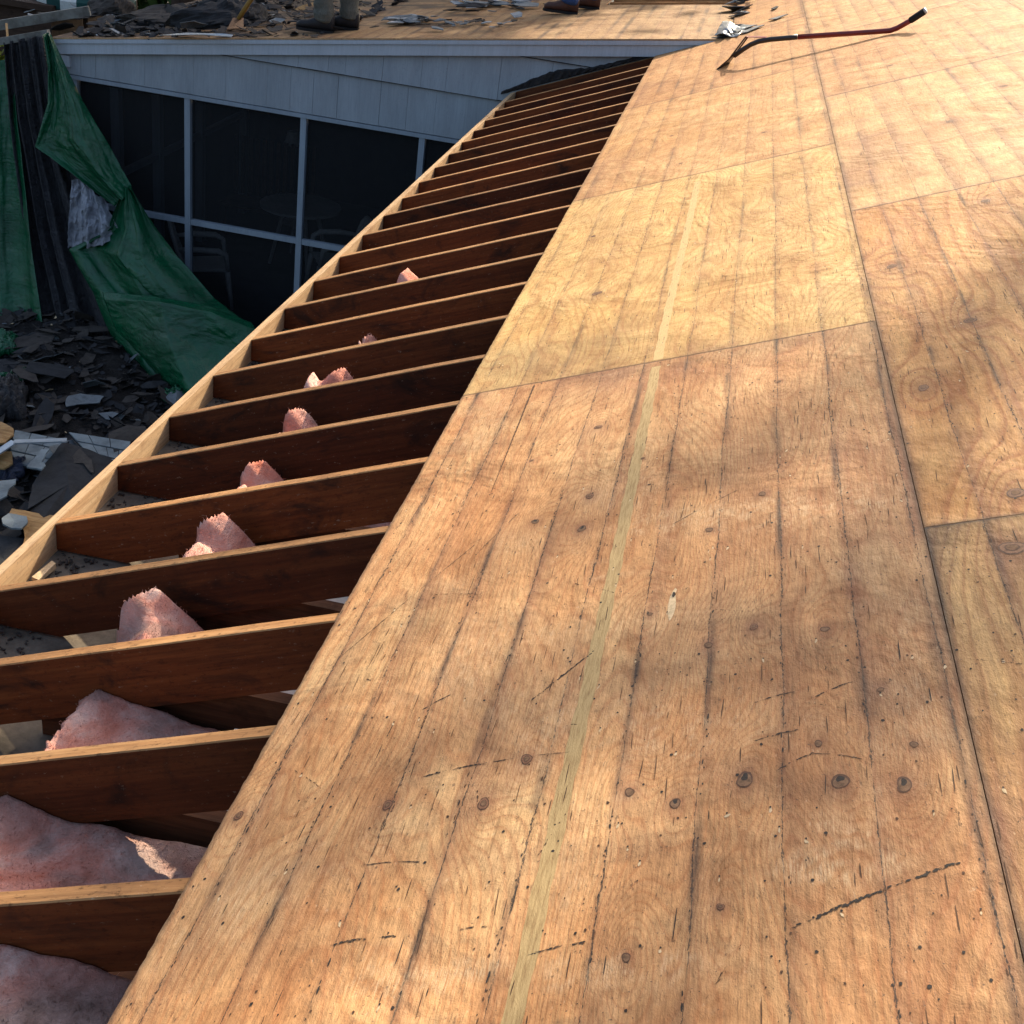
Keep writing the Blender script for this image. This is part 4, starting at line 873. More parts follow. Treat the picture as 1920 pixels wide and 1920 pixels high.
for a, b2 in zip(t[:-1], t[1:]):
    a = Vector(a); b2 = Vector(b2); d = (b2 - a).normalized(); s2 = d.cross(Vector((0, 0, 1))).normalized() * .035
    mb.hexa([a - s2, b2 - s2, b2 + s2, a + s2, a - s2 + Vector((0, 0, .004)), b2 - s2 + Vector((0, 0, .004)), b2 + s2 + Vector((0, 0, .012)), a + s2 + Vector((0, 0, .012))])
    mb.hexa([a - s2 + Vector((0, 0, -.03)), b2 - s2 + Vector((0, 0, -.03)), b2 - s2 * .95 + Vector((0, 0, -.03)), a - s2 * .95 + Vector((0, 0, -.03)), a - s2 + Vector((0, 0, -.001)), b2 - s2 + Vector((0, 0, -.001)), b2 - s2 * .95 + Vector((0, 0, -.001)), a - s2 * .95 + Vector((0, 0, -.001))])
tag(mb.build('drip_edge', M['alu']), 'bent white metal drip edge lying across the rubble', 'drip edge')
# crumpled plastics
def crumple(pts, mat, label, cat, name, hgt=.15, seed=0, n=40, group=None):
    P = [Vector(gp(*p, up=.05)) for p in pts]; a, b2, c2, d2 = P; S, T = np.meshgrid(np.linspace(0, 1, n), np.linspace(0, 1, n))
    A = [np.array(v) for v in (a, b2, c2, d2)]
    XYZ = (1 - S)[..., None] * (1 - T)[..., None] * A[0] + S[..., None] * (1 - T)[..., None] * A[1] + S[..., None] * T[..., None] * A[2] + (1 - S)[..., None] * T[..., None] * A[3]
    env = (np.sin(S * math.pi) * np.sin(T * math.pi)) ** .35
    h = hgt * env * (.55 + .6 * fbm(S * 3 + seed, T * 3, seed)) + .35 * hgt * np.abs(fbm(S * 8, T * 8 + seed, seed + 2) - .5) * 2
    XYZ[..., 2] += h - .03; XYZ[..., 0] += .10 * (fbm(S * 3, T * 5 + seed, seed + 5) - .5); XYZ[..., 1] += .12 * (fbm(S * 5, T * 3 + seed, seed + 6) - .5)
    idx = np.arange(n * n).reshape(n, n); q = np.stack([idx[:-1, :-1], idx[:-1, 1:], idx[1:, 1:], idx[1:, :-1]], -1).reshape(-1, 4)
    o = obj(name, XYZ.reshape(-1, 3).tolist(), q.tolist(), mat, None, smooth=True); md = o.modifiers.new('t', 'SOLIDIFY'); md.thickness = .003
    return tag(o, label, cat, group)
crumple([(-10, 905), (30, 900), (62, 868), (10, 870)], M['bluetarp'], 'dark blue crumpled plastic on the heap at the left edge', 'plastic sheet', 'plastic_sheet', .12, 3)
crumple([(-20, 790), (50, 790), (48, 725), (-20, 735)], M['silver'], 'bulging black rubbish bag at the left edge of the heap', 'bag', 'rubbish_bag', .28, 4)
crumple([(-10, 665), (32, 660), (28, 628), (-10, 632)], M['green'], 'ragged green tarp scrap at the left edge below the hanging tarp', 'tarp scrap', 'tarp_scrap', .14, 5, group='green tarp scraps')
crumple([(36, 712), (50, 710), (54, 692), (40, 690)], M['green'], 'tiny green tarp scrap in the rubble right of the ragged scrap', 'tarp scrap', 'tarp_scrap', .08, 6, 20, group='green tarp scraps')
crumple([(0, 735), (26, 725), (26, 712), (4, 716)], M['green'], 'small green tarp scrap on top of the black rubbish bag', 'tarp scrap', 'tarp_scrap', .16, 7, 20, group='green tarp scraps')
crumple([(312, 752), (345, 750), (348, 732), (306, 735)], M['green'], 'green tarp scrap near the fascia board below the big swag', 'tarp scrap', 'tarp_scrap', .12, 8, 24, group='green tarp scraps')

CN = {}
def scraps(n, seed, place, mats, sz, name, label, cat, group, thick=.006, tilt=.35):
    rs_ = np.random.RandomState(seed)
    for k in range(n):
        x, y, z, nx_ = place(rs_); L = sz * (.4 + rs_.rand() * 1.1); Wd = L * (.3 + .5 * rs_.rand()); a = rs_.rand() * 6.28
        tl = Matrix.Rotation(rs_.randn() * tilt, 3, 'X') @ Matrix.Rotation(rs_.randn() * tilt, 3, 'Y'); m_ = rs_.randint(5, 9); P = []
        sl = Matrix.Rotation(-math.atan(nx_), 3, 'Y')
        for i in range(m_):
            q = 2 * math.pi * i / m_ + rs_.rand() * .5; r = .65 + .45 * rs_.rand()
            p_ = sl @ tl @ Matrix.Rotation(a, 3, 'Z') @ Vector((math.cos(q) * L / 2 * r, math.sin(q) * Wd / 2 * r, L * .06 * rs_.rand())); P.append((x + p_.x, y + p_.y, z + p_.z))
        mt = mats[rs_.randint(len(mats))]
        colr = {'asph': 'black', 'asph2': 'brown', 'slate': 'grey', 'slate2': 'pale grey'}[[q for q in ('asph', 'asph2', 'slate', 'slate2') if M[q] is mt][0]]
        size = 'small' if L < sz * .7 else 'large' if L > sz * 1.15 else 'medium'; shp = 'narrow' if Wd < .48 * L else 'broad'
        lb = ' '.join((size, shp, colr, label)); g = group
        if group == 'torn shingles in the rubble':
            lb += (' under the plastic curtain' if y > 8 and x < -4.4 else ' under the green swag' if y > 7.2 else ' beside the pale cladding sheets' if y > 6.3 else ' near the lowest plywood scrap')
        shard(name, P, mt, thick, lb, cat, g, jag=.12, seed=seed + k, bend=L * .05 * rs_.randn(), sub=2)
def pl_heap(rs_):
    while True:
        x = -6.8 + 4.6 * rs_.rand(); y = 4.6 + 4.6 * rs_.rand() ** .8
        if y > 4: break
    return x, y, float(gz(x, y)) + .03 + .04 * rs_.rand(), 0.0
scraps(280, 50, pl_heap, [M['asph'], M['asph2'], M['asph2'], M['asph2'], M['asph'], M['asph2'], M['slate']], .33, 'shingle_piece', 'shingle piece in the rubble', 'shingle', 'torn shingles in the rubble')

def litter(name, n, seed, place, mats, sz, label, cat, wts):
    rs_ = np.random.RandomState(seed); mb = MB()
    for k in range(n):
        x, y, z = place(rs_); L = sz * (.25 + rs_.rand() ** 2 * 1.4); a = rs_.rand() * 6.28; tx, ty = rs_.randn(2) * .35; ca, sa = math.cos(a), math.sin(a); P = []
        for i in range(5):
            q = 2 * math.pi * i / 5 + rs_.rand() * .8; px, py = math.cos(q) * L / 2 * (.6 + .5 * rs_.rand()), math.sin(q) * L * .28 * (.6 + .5 * rs_.rand()); wx, wy = px * ca - py * sa, px * sa + py * ca
            P.append((x + wx, y + wy, z + wx * tx + wy * ty + .2 * L * (px / L) ** 2))
        mb.add(P + [(p[0], p[1], p[2] - .004) for p in P], [(0, 1, 2, 3, 4), (9, 8, 7, 6, 5)] + [(i, 5 + i, 5 + (i + 1) % 5, (i + 1) % 5) for i in range(5)], int(rs_.choice(len(mats), p=wts)))
    return tag(mb.build(name, mats), label, cat, kind='stuff')
def lp(rs_):
    x = -7.0 + 5.0 * rs_.rand(); y = 4.6 + 4.8 * rs_.rand(); return x, y, float(gz(x, y)) + .015
litter('shingle_litter', 5200, 90, lp, [M['asph'], M['asph2'], M['slate'], M['pale']], .13, 'fine litter of crumbled shingle flakes covering the ground between the wings', 'litter', [.44, .50, .045, .015])
def lf(rs_):
    x = XL + .15 + abs(rs_.randn()) * 1.5 * rs_.rand() ** .5; y = 9.42 + 3.2 * rs_.rand() ** 1.2; return min(x, -2.9), y, fz(min(x, -2.9)) + .010
litter('felt_litter', 1000, 91, lf, [M['asph'], M['asph2'], M['slate2'], M['plyscrap']], .14, 'dark litter of felt and shingle crumbs covering the left half of the far roof', 'litter', [.50, .44, .03, .03])

# ------------------------------------------------------------------ litter on the far roof
def far_at(cx, cy, sx, sy):
    def f(rs_):
        X = onFar(cx + rs_.randn() * sx, cy + rs_.randn() * sy); x, y = X[0], max(9.45, X[1])
        return x, y, fz(x) + .015 + .02 * rs_.rand(), FM
    return f
scraps(22, 70, far_at(775, 42, 34, 4), [M['slate'], M['slate'], M['slate2'], M['asph']], .22, 'slate_shingle', 'shingle in the front pile by the grey trousers', 'shingle', 'grey shingles in the front pile', tilt=.12)
scraps(34, 71, far_at(925, 14, 52, 7), [M['slate'], M['slate'], M['slate2'], M['asph'], M['asph']], .26, 'slate_shingle', 'shingle in the rear pile left of the blue jeans', 'shingle', 'grey shingles in the rear pile', tilt=.12)
scraps(26, 72, far_at(860, 48, 55, 5), [M['slate'], M['slate2'], M['asph2']], .12, 'slate_chip', 'shingle chip scattered between the two far roof piles', 'shingle chip', 'chips between the piles', tilt=.08)
scraps(42, 73, far_at(480, 32, 110, 13), [M['asph2'], M['asph'], M['asph2'], M['slate']], .17, 'felt_scrap', 'felt scrap between the black heap and the grey trousers', 'felt scrap', 'felt scraps on the far roof', tilt=.10, thick=.004)
scraps(40, 74, far_at(230, 42, 90, 9), [M['asph'], M['asph2'], M['slate2'], M['asph'], M['slate']], .28, 'shingle_piece', 'curled shingle on the far roof corner', 'shingle', 'curled shingles on the far roof', tilt=.2)
scraps(14, 75, lambda r: (lambda u, x: (x, u, x * math.tan(TH) + .02, FM))(9.5 + 3.3 * r.rand(), .57 + .10 * r.rand()), [M['slate'], M['slate'], M['slate2']], .26, 'valley_shingle', 'shingle in the valley between the two roofs', 'shingle', 'shingles along the valley', tilt=.15)
# named chips on the main deck
for pts, lb, mt in (([(1372, 56), (1386, 46), (1420, 46), (1396, 54)], 'flat grey shingle chip just right of the white flashing', 'slate'), ([(1385, 62), (1418, 48), (1434, 46), (1400, 60)], 'long grey shingle sliver pointing up the deck beside the white flashing', 'slate'),
                    ([(1441, 36), (1460, 30), (1478, 26), (1456, 35)], 'thin grey chip lying alone on the sunlit deck', 'slate'), ([(1446, 16), (1456, 11), (1460, 12), (1452, 17)], 'tiny dark chip highest on the sunlit deck', 'asph')):
    P = []
    for q in pts: u, v = onRoof(*q, h=.025); P.append(W(u, v, .025))
    shard('shingle_chip', P[::-1], M[mt], .006, lb, 'shingle chip', seed=len(lb), jag=.1)
u0, v0 = onRoof(1358, 66, .02)
mb = MB(); rs = np.random.RandomState(4); n = 10; V = []
for j in range(n):
    for i in range(n):
        s, t = i / (n - 1), j / (n - 1); px = 1340 + 44 * s + 14 * t; py = 66 - 26 * t * (1 - .35 * s) - 3 * math.sin(s * 6)
        u, v = onRoof(px, py, .03); h = .015 + .06 * math.exp(-((s - .35) / .18) ** 2) * (1 - abs(t - .5)) + .02 * rs.rand(); u, v = onRoof(px, py, h); V.append(W(u, v, h))
Fc = [(j * n + i, j * n + i + 1, (j + 1) * n + i + 1, (j + 1) * n + i) for j in range(n - 1) for i in range(n - 1)]
o = obj('bent_flashing', V, Fc, M['alu'], None, smooth=True); o.modifiers.new('t', 'SOLIDIFY').thickness = .002
tag(o, 'crumpled white metal flashing at the foot of the valley', 'flashing')
# white metal strip lying on the rake edge
P = [onFar(298, 66, .03), onFar(330, 64, .03), onFar(395, 66, .03), onFar(434, 69, .04), onFar(437, 65, .045), onFar(420, 63, .05), onFar(350, 61, .03)]
shard('metal_strip', P[::-1], M['alu'], .004, 'bright white metal strip lying along the front edge of the far roof', 'metal strip', jag=.01)
# dark mound (bagged shingles) on the far roof
def mound(c, r, mat, label, name, cat, seed, n=36):
    V = []; Fc = []
    for j in range(n // 2):
        ph = (math.pi / 2) * j / (n // 2 - 1)
        for i in range(n):
            th = 2 * math.pi * i / n; k = 1 + .35 * (float(fbm(np.array([math.cos(th) * 1.5 + seed]), np.array([math.sin(th) * 1.5 + ph * 2]), seed)[0]) - .5) * 2
            x = c[0] + r[0] * math.cos(th) * math.cos(ph) * k; y = c[1] + r[1] * math.sin(th) * math.cos(ph) * k
            V.append((x, y, fz(x) - .01 + r[2] * math.sin(ph) ** .8 * k + .03 * (float(vnoise(np.array([x * 9.]), np.array([y * 9.]), seed)[0]) - .5)))
    for j in range(n // 2 - 1):
        for i in range(n): Fc.append((j * n + i, j * n + (i + 1) % n, (j + 1) * n + (i + 1) % n, (j + 1) * n + i))
    return tag(obj(name, V, Fc, mat, None, smooth=False), label, cat)
X = onFar(372, 55); mound((X[0], X[1] + .45, 0), (.42, .40, .20), M['asph'], 'black heap of torn shingles left of the yellow shovel', 'shingle_heap', 'shingle heap', 3)
X = onFar(262, 52); mound((X[0], X[1] + .6, 0), (.5, .4, .12), M['asph2'], 'low brown heap of torn felt near the roof corner', 'felt_heap', 'felt heap', 5)
X = onFar(190, 28); mound((X[0], X[1] + .2, 0), (.22, .25, .20), M['asph2'], 'small brown bundle at the inner end of the grey plank', 'felt_bundle', 'bundle', 7)

# ------------------------------------------------------------------ shingle fork on the deck
fork = empty('roofing_fork', W(7.4, 1.2, .02), 'red and black shingle removal fork lying on the sunlit plywood deck', 'tool')
M['red'] = simple('red enamel', (0.20, 0.012, 0.012), 0.35, 0.3, 20, spec=.5, bump=.1)
M['toolblack'] = simple('black enamel steel', (0.02, 0.014, 0.014), 0.4, 0.3, 30, spec=.5, bump=.1)
M['grip'] = simple('black rubber grip', (0.014, 0.014, 0.015), 0.8, 0.2, 60, bump=.6)
M['rust'] = simple('scratched brown steel', (0.12, 0.065, 0.035), 0.5, 0.4, 40, metal=.3)
def RP(p): return W(p[0], p[1], p[2] + .013)
bar = [(7.695, .70, .062), (7.678, .775, .094), (7.664, .825, .112), (7.648, .88, .121), (7.625, .956, .118)]
bar2 = [(7.625, .956, .118), (7.59, 1.08, .106)]
mb = MB(); mb.tube([RP(p) for p in bar + [(7.59, 1.08, .103), (7.575, 1.13, .098)]], .0165, 12); mb.build('head_tube', M['toolblack'], fork, True)
mb = MB(); mb.tube([RP(p) for p in [(7.574, 1.135, .0965), (7.48, 1.46, .052), (7.43, 1.64, .027), (7.408, 1.70, .020), (7.397, 1.745, .026), (7.380, 1.80, .045), (7.375, 1.825, .054)]], .0165, 12); mb.build('handle', M['red'], fork, True)
mb = MB(); mb.tube([RP(p) for p in [(7.375, 1.825, .054), (7.373, 1.83, .056), (7.352, 1.915, .093)]], [.018, .021, .022], 14); mb.build('grip', M['grip'], fork, True)
mb = MB(); mb.tube([RP(p) for p in [(7.352, 1.916, .0934), (7.349, 1.926, .097)]], [.0215, .019], 14); mb.build('end_cap', M['alu'], fork, True)
mb = MB(); E1 = Vector(RP((7.735, .560, -.008))); E2 = Vector(RP((7.93, .642, -.008))); B1 = Vector(RP((7.685, .71, .075))); B2 = Vector(RP((7.735, .725, .078)))
N_ = (E2 - E1).cross(B1 - E1).normalized() * .004; T = 12; Vv = []
for i in range(T + 1):
    e = E1.lerp(E2, i / T); Vv.append(e + (B1 - E1).normalized() * (.0 if i % 2 else .010))
poly = Vv + [B2, B1]; n = len(poly)
mb.add([tuple(p + N_) for p in poly] + [tuple(p - N_) for p in poly], [tuple(range(n)), tuple(range(n, 2 * n))[::-1]] + [(i, n + i, n + (i + 1) % n, (i + 1) % n) for i in range(n)])
mb.build('serrated_blade', M['toolblack'], fork)
mb = MB(); 
for a, b2 in (((7.70, .66, .045), (7.690, .795, .162)), ((7.74, .69, .05), (7.70, .812, .160))): mb.tube([RP(a), RP(b2)], .0055, 8)
mb.tube([RP((7.690, .795, .162)), RP((7.70, .812, .160))], .006, 8); mb.build('fulcrum_bracket', M['rust'], fork, True)
mb = MB(); a = [RP(p) for p in [(7.690, .797, .162), (7.70, .812, .161), (7.645, .935, .138), (7.625, .93, .133)]]; mb.hexa([*a, *[(p[0], p[1], p[2] + .004) for p in a]]); mb.build('brace_plate', M['redpale'] if 'redpale' in M else simple('worn pink red plate', (.5, .2, .17), .5, .2, 30), fork)
# dark bar end standing on the deck at the top edge
t = empty('pry_bar', W(*onRoof(1392, 9), 0), 'dark metal bar end resting on the deck at the top picture edge', 'tool')
b0_ = Vector(W(*onRoof(1391, 9), .02)); mb = MB(); mb.tube([b0_, b0_ + Vector((.12, .12, .14)), b0_ + Vector((.32, .25, .55)), b0_ + Vector((.5, .35, 1.0))], [.02, .016, .014, .014], 8); mb.build('shaft', M['toolblack'], t, True)
mb = MB(); mb.hexa([b0_ + Vector(v) for v in [(-.05, -.03, -.012), (.03, -.03, -.012), (.03, .03, -.012), (-.05, .03, -.012), (-.05, -.03, 0), (.03, -.03, .02), (.03, .03, .02), (-.05, .03, 0)]]); mb.build('claw', M['toolblack'], t)

# ------------------------------------------------------------------ people
def skin_mesh(name, pts, edges, mat, parent=None, root=0, sub=2):
    me = bpy.data.meshes.new(name); me.from_pydata([p[0] for p in pts], edges, []); me.materials.append(mat)
    o = link(name, me, parent)
    sk = o.modifiers.new('skin', 'SKIN'); sk.use_smooth_shade = True
    lay = me.skin_vertices[0].data if len(me.skin_vertices) else None
    if lay is None:
        bm = bmesh.new(); bm.from_mesh(me); bm.verts.layers.skin.verify(); bm.to_mesh(me); bm.free(); lay = me.skin_vertices[0].data
    for i, p in enumerate(pts):
        r = p[1]; lay[i].radius = r if isinstance(r, tuple) else (r, r); lay[i].use_root = (i == root)
    ss = o.modifiers.new('sub', 'SUBSURF'); ss.levels = sub; ss.render_levels = sub
    return o
M['skin'] = simple('weathered skin', (0.42, 0.24, 0.16), 0.6, 0.15, 30, bump=.1)
M['hair'] = simple('dark hair', (0.03, 0.02, 0.015), 0.7, 0.3, 60)
def person(loc, fa, fb, face, pants, shirt, boots, label, cuff=True, seed=0, hand_r=None, hand_l=None):
    """fa, fb : ground points of the two ankles; face : unit direction the person faces"""
    fa = Vector(fa); fb = Vector(fb); mid = (fa + fb) / 2; f = Vector(face).normalized(); sd = Vector((-f.y, f.x, 0)); up = Vector((0, 0, 1))
    t = empty('person', tuple(mid), label, 'person')
    pelvis = mid + up * .93; lean = f * .03
    hip = [pelvis + sd * s * .09 for s in (-1, 1)]; feet = [fa, fb] if (fa - mid).dot(sd) < 0 else [fb, fa]
    knees = [(hip[i] + feet[i] + up * .09) / 2 + f * .03 for i in (0, 1)]
    ank = [feet[i] + up * .09 for i in (0, 1)]
    ches = pelvis + up * .42 + lean * 2; neck = ches + up * .13 + lean; head = neck + up * .16 + f * .02
    sh = [ches + up * .06 + sd * s * .19 for s in (-1, 1)]
    hd = [Vector(hand_r) if hand_r else pelvis - sd * .28 + f * .06 - up * .08, Vector(hand_l) if hand_l else pelvis + sd * .28 + f * .06 - up * .08]
    el_ = [(sh[i] + hd[i]) / 2 - f * .06 + sd * (-.05 if i == 0 else .05) for i in (0, 1)]
    pts = [(pelvis, (.12, .10)), (pelvis + up * .2, (.12, .09)), (ches, (.15, .10)), (neck, .052), (head - up * .02, (.072, .085)), (head + up * .08, (.065, .08))]
    ed = [(0, 1), (1, 2), (2, 3), (3, 4), (4, 5)]
    for i in (0, 1):
        b = len(pts); pts += [(hip[i], .085), (knees[i], .055), (ank[i], .036)]; ed += [(0, b), (b, b + 1), (b + 1, b + 2)]
        b = len(pts); pts += [(sh[i], .055), (el_[i], .040), (hd[i] - (hd[i] - el_[i]).normalized() * .06, .028), (hd[i], (.036, .02))]; ed += [(2, b), (b, b + 1), (b + 1, b + 2), (b + 2, b + 3)]
        d = (hd[i] - el_[i]).normalized(); q = d.cross(sd).normalized() if abs(d.dot(sd)) < .9 else f
        for k in range(4):
            o_ = hd[i] + q * (.027 - .018 * k); b2 = len(pts); L = (.065, .075, .07, .055)[k]
            pts += [(o_ + d * .035, .010), (o_ + d * (.035 + L * .55) + f * .012, .009), (o_ + d * (.03 + L * .85) + f * .035 * .8, .007)]; ed += [(b + 3, b2), (b2, b2 + 1), (b2 + 1, b2 + 2)]
        b2 = len(pts); pts += [(hd[i] + q * .038 + d * .01 + f * .01, .011), (hd[i] + q * .045 + d * .045 + f * .02, .009)]; ed += [(b + 3, b2), (b2, b2 + 1)]
    skin_mesh('body', pts, ed, M['skin'], t)
    # face details + hair
    mb = MB(); mb.tube([head + f * .075 + up * .03, head + f * .10 - up * .005], [.012, .017], 8)
    for s in (-1, 1): mb.tube([head + sd * s * .078 + up * .035, head + sd * s * .084 - up * .025], [.014, .010], 8)
    mb.tube([head + f * .078 - up * .045 - sd * .025, head + f * .084 - up * .045, head + f * .078 - up * .045 + sd * .025], [.004, .007, .004], 6); mb.build('facial_features', M['skin'], t, True)
    skin_mesh('cap', [(head + up * .09 - f * .02, (.088, .095)), (head + up * .15, (.06, .07)), (head + up * .085 + f * .13, (.06, .012))], [(0, 1), (0, 2)], shirt, t)
    # clothing shells
    skin_mesh('shirt', [(pelvis + up * .04, (.155, .125)), (pelvis + up * .2, (.15, .115)), (ches, (.175, .125)), (ches + up * .08, (.10, .08))] + [(sh[i], .075) for i in (0, 1)] + [(el_[i], .055) for i in (0, 1)], [(0, 1), (1, 2), (2, 3), (2, 4), (2, 5), (4, 6), (5, 7)], shirt, t)
    rs_ = np.random.RandomState(seed)
    P = [(pelvis, (.15, .12)), (pelvis + up * .06, (.15, .12))]; E_ = [(0, 1)]
    for i in (0, 1):
        b = len(P); P += [(hip[i], .105), (knees[i], .086)]
        for k, (hh, r) in enumerate(((.40, .082), (.33, .090), (.28, .080), (.235, .096), (.195, .082), (.16, .100), (.125, .090), (.085, .092))):
            P.append((feet[i] + up * hh + f * (.006 * rs_.randn() + .01 * (k % 2)) + sd * .006 * rs_.randn(), (r * (1 + .06 * rs_.randn()), r * (1 + .06 * rs_.randn()))))
        E_ += [(0, b)] + [(b + k, b + k + 1) for k in range(9)]
    skin_mesh('trousers', P, E_, pants, t)
    for i in (0, 1):
        F0 = feet[i]; mb = MB()
        secs = [(-.09, .036, .15), (-.07, .046, .17), (-.01, .048, .165), (.035, .052, .145), (.085, .052, .115), (.14, .055, .092), (.20, .050, .085), (.235, .028, .06)]
        n = 14; V = []; Fc = []
        for (x, w_, h) in secs:
            for k in range(n):
                a = 2 * math.pi * k / n; cx = math.cos(a); cy = math.sin(a)
                V.append(F0 + f * x + sd * w_ * (abs(cx) ** .7) * (1 if cx > 0 else -1) + up * (.02 + (h - .02) * (cy * .5 + .5)))
        for j in range(len(secs) - 1):
            for k in range(n): Fc.append((j * n + k, j * n + (k + 1) % n, (j + 1) * n + (k + 1) % n, (j + 1) * n + k))
        Fc += [tuple(range(n))[::-1], tuple(range((len(secs) - 1) * n, len(secs) * n))]; mb.add(V, Fc)
        bo = mb.build('boot', boots, t, True)
        sh_ = [(-.09, .042), (-.04, .052), (.02, .046), (.10, .058), (.18, .060), (.23, .038), (.245, .0)]
        out_ = [F0 + f * x + sd * w_ for x, w_ in sh_] + [F0 + f * x - sd * w_ for x, w_ in sh_[-2::-1]]
        n = len(out_); ms = MB(); ms.add([p + up * .002 for p in out_] + [p + up * .024 for p in out_], [tuple(range(n))[::-1], tuple(range(n, 2 * n))] + [(i2, (i2 + 1) % n, n + (i2 + 1) % n, n + i2) for i2 in range(n)])
        so_ = ms.build('sole', M['grip'], bo)
    return t
M['khaki'] = simple('worn grey green trousers', (0.155, 0.16, 0.135), 0.9, 0.35, 14, bump=1.0, bd=.02)
M['denim'] = simple('bright blue denim', (0.035, 0.085, 0.24), 0.9, 0.3, 14, bump=1.0, bd=.02)
M['bootb'] = simple('black leather boot', (0.016, 0.015, 0.017), 0.55, 0.3, 20, bump=.4)
M['bootr'] = simple('brown leather boot', (0.075, 0.032, 0.022), 0.5, 0.4, 20, bump=.4)
M['shirtg'] = simple('grey work shirt', (0.16, 0.17, 0.18), 0.9, 0.2, 12)
M['shirtr'] = simple('dark red work shirt', (0.15, 0.03, 0.03), 0.9, 0.2, 12)
fa = onFar(606, 61); fb = onFar(643, 58)
kp = Vector(onY(436, 53, 9.95)); kq = Vector(onY(470, 0, 9.95)); dirn = (kq - kp).normalized()
hr = kp + dirn * 1.10
person(None, (fa[0], fa[1], fz(fa[0])), (fb[0] + .02, fb[1] + .10, fz(fb[0])), (-1, -.1, 0), M['khaki'], M['shirtg'], M['bootb'], 'person in grey green trousers and black boots standing at the far roof edge', seed=2)
fa = onFar(1065, 26); fb = onFar(1105, 18)
person(None, (fa[0], fa[1], fz(fa[0])), (fb[0], fb[1] + .05, fz(fb[0])), (-1, -.15, 0), M['denim'], M['shirtr'], M['bootr'], 'person in blue jeans and brown boots on the tan deck near the valley', seed=5)
sv = empty('shovel', tuple(kp), 'shovel with a yellow wooden handle standing in the torn shingles', 'shovel')
M['yellow'] = simple('yellow handle', (0.30, 0.17, 0.035), 0.6, 0.3, 12)
mb = MB(); mb.tube([kp + dirn * .06, kp + dirn * .3, kp + dirn * .8, kp + dirn * 1.45], .021, 10); mb.build('handle', M['yellow'], sv, True)
mb = MB(); a = Vector(onFar(425, 57, .02)); b2 = Vector(onFar(455, 50, .02)); mb.hexa([a, a + Vector((.08, .20, 0)), kp + dirn * .10 + Vector((.03, .05, 0)), kp + dirn * .10 - Vector((.03, .05, 0)), a + Vector((0, 0, .01)), a + Vector((.08, .20, .01)), kp + dirn * .10 + Vector((.03, .05, .012)), kp + dirn * .10 + Vector((-.03, -.05, .012))]); mb.build('blade', M['rust'], sv)

# ------------------------------------------------------------------ beyond: hedge, awning, boards, trees
def leaves(name, cen, rad, n, size, mat, parent=None, seed=0, nc=60, sg=.17):
    rs_ = np.random.RandomState(seed); V = []; Fc = []
    k = 0
    cl = rs_.randn(nc, 3); cl /= np.linalg.norm(cl, axis=1)[:, None]; cl *= (rs_.rand(nc, 1) ** .45)
    pts = cl[rs_.randint(0, nc, n)] + rs_.randn(n, 3) * sg
    P = pts * np.array(rad) + np.array(cen)
    A = rs_.randn(n, 3); A /= np.linalg.norm(A, axis=1)[:, None]; B = np.cross(A, rs_.randn(n, 3)); B /= np.linalg.norm(B, axis=1)[:, None]
    s = size * (.6 + .8 * rs_.rand(n, 1))
    V = np.concatenate([P - A * s, P + B * s * .5, P + A * s, P - B * s * .5], 1).reshape(-1, 3)
    Fc = np.arange(4 * n).reshape(n, 4)
    return obj(name, V.tolist(), Fc.tolist(), mat, parent)
def leafmat(name, col, col2):
    b = NB(name, .6, col, 0, .3); n1 = b.noise(b.coord(), 1.4, 3); b.base(b.ramp(n1, [(.35, col2), (.65, col)])); return b.m
M['leaf'] = leafmat('leaf green', (.06, .11, .025), (.03, .06, .015)); M['leafy'] = leafmat('yellow green leaf', (.30, .34, .04), (.14, .18, .02)); M['bark'] = simple('bark', (.07, .05, .04), .9, .4, 8)
def tree(x, y, zc, rad, n, size, label, seed, nc=60, sg=.17, trunk=None, gnd=-3.45):
    t = empty('tree', (x, y, gnd), label, 'tree', 'shade trees behind the house')
    leaves('crown', (x, y, zc), rad, n, size, M['leaf'], t, seed, nc, sg)
    mb = MB(); tx, ty = trunk or (x, y)
    mb.tube([(tx, ty, gnd), (tx + .1, ty, gnd + 3), ((tx + x) / 2, (ty + y) / 2, (gnd + zc) / 2 + 2), (x, y, zc)], [.32, .26, .2, .1], 10)
    rs_ = np.random.RandomState(seed)
    for k in range(8):
        d = Vector((rs_.randn() * rad[0], rs_.randn() * rad[1], rs_.randn() * rad[2] * .4)) * .55; p0 = Vector((x, y, zc - rad[2] * .6 * rs_.rand()))
        mb.tube([p0, p0 + d * .5 + Vector((0, 0, .3)), p0 + d], [.1, .06, .02], 6)
    mb.build('trunk', M['bark'], t, True)
# canopy whose dappled shade falls on the near end of the deck
TREES = [(7.7, 21.5, 15.5, (4.4, 2.5, 2.2), 1080, .13, 'tall leafy tree behind the house shading the near end of the deck', 1, 30, .07),
         (0.4, 21.0, 17.0, (3.2, 2.2, 2.2), 3500, .15, 'slender leafy tree behind the far wing', 5),
         (-2.0, 22.5, 5.7, (5.0, 2.0, 4.3), 26000, .18, 'low bushy tree behind the far wing', 2),
         (-9.5, 22.0, 8.0, (4.5, 2.5, 7.0), 15000, .18, 'broad tree behind the green striped umbrella', 3)]
for a in TREES: tree(*a)
hd = empty('hedge', (-12, 27, -3.45), 'dark hedge far beyond the left roof corner', 'hedge')
leaves('foliage', (-14, 27.5, -2.0), (9, 1.5, 1.8), 9000, .22, M['leaf'], hd, 9)
mb = MB(); 
for k in range(14): mb.tube([(-21 + k, 27.5, -3.45), (-21 + k + .2, 27.5, -1.2)], [.06, .02], 6)
mb.build('stems', M['bark'], hd)
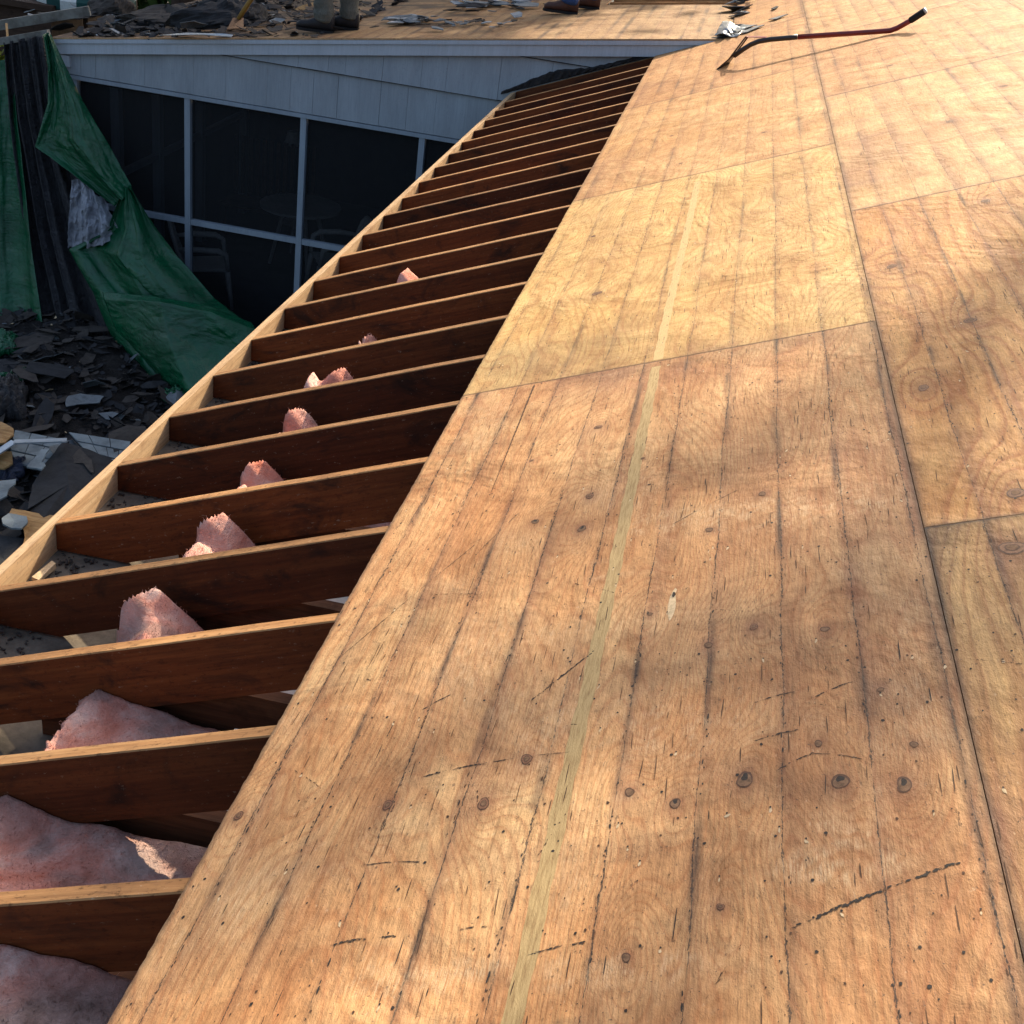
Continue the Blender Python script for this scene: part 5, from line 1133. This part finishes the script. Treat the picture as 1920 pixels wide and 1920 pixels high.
# striped umbrella edge
um = empty('striped_umbrella', onY(150, 60, 13.3), 'green and white striped umbrella edge behind the roof corner', 'umbrella')
c0 = Vector(onY(150, -60, 13.6)); um.location = (c0.x, c0.y, -3.45)
M['ugreen'] = simple('dark green canvas', (.010, .06, .055), .8, .2, 8); M['uwhite'] = simple('white canvas', (.55, .58, .55), .8, .15, 8)
rim = Vector(onY(148, 6, 13.0)); R_ = .60; cen = Vector((rim.x - .22, rim.y + R_ * .95, 0)); n = 20; mb = MB(); V = []; Fc = []; Mi = []
zr = rim.z
for k in range(n):
    a = 2 * math.pi * k / n; p = Vector((cen.x + math.cos(a) * R_, cen.y + math.sin(a) * R_, zr)); sc_ = .02 * abs(math.sin(k * math.pi / 2))
    V += [(cen.x, cen.y, zr + .55), tuple(p), (p.x, p.y, zr - .12 + sc_)]
for k in range(n):
    j = (k + 1) % n; Fc += [(3 * k, 3 * k + 1, 3 * j + 1), (3 * k + 1, 3 * k + 2, 3 * j + 2, 3 * j + 1)]; Mi += [k % 2] * 2
obj('canopy', V, Fc, [M['ugreen'], M['uwhite']], um, Mi)
mb = MB(); mb.tube([(cen.x, cen.y, -3.45), (cen.x, cen.y, zr + .6)], .03, 8); mb.build('pole', M['brownwood'], um)
# dark brown garden shed roof left of it
sh = empty('garden_shed', (-8.7, 13.2, -3.45), 'dark brown timber shed at the far upper left', 'shed')
mb = MB(); a = Vector(onY(-200, -30, 13.5)); b2 = Vector(onY(98, 12, 12.9))
zt = b2.z
mb.box(a.x, b2.x, 12.9, 15.4, zt - .07, zt + .0); mb.build('roof', M['brownwood'], sh)
mb = MB(); mb.box(a.x + .1, b2.x - .08, 13.0, 15.3, -3.45, zt - .075); mb.build('wall', M['brownwood'], sh)
# yellow-green shrub at the left edge
sb = empty('shrub', (-6.6, 9.7, -3.45), 'yellow green shrub at the left edge behind the black curtain', 'shrub')
X = onY(-6, 130, 9.75); sb.location = (X[0], X[1], -3.45)
leaves('foliage', (X[0] - .12, X[1], X[2] - .12), (.24, .2, .40), 700, .05, M['leafy'], sb, 4)
mb = MB(); mb.tube([(X[0] - .15, X[1], -3.45), (X[0] - .12, X[1], X[2])], [.03, .01], 6); mb.build('stem', M['bark'], sb)
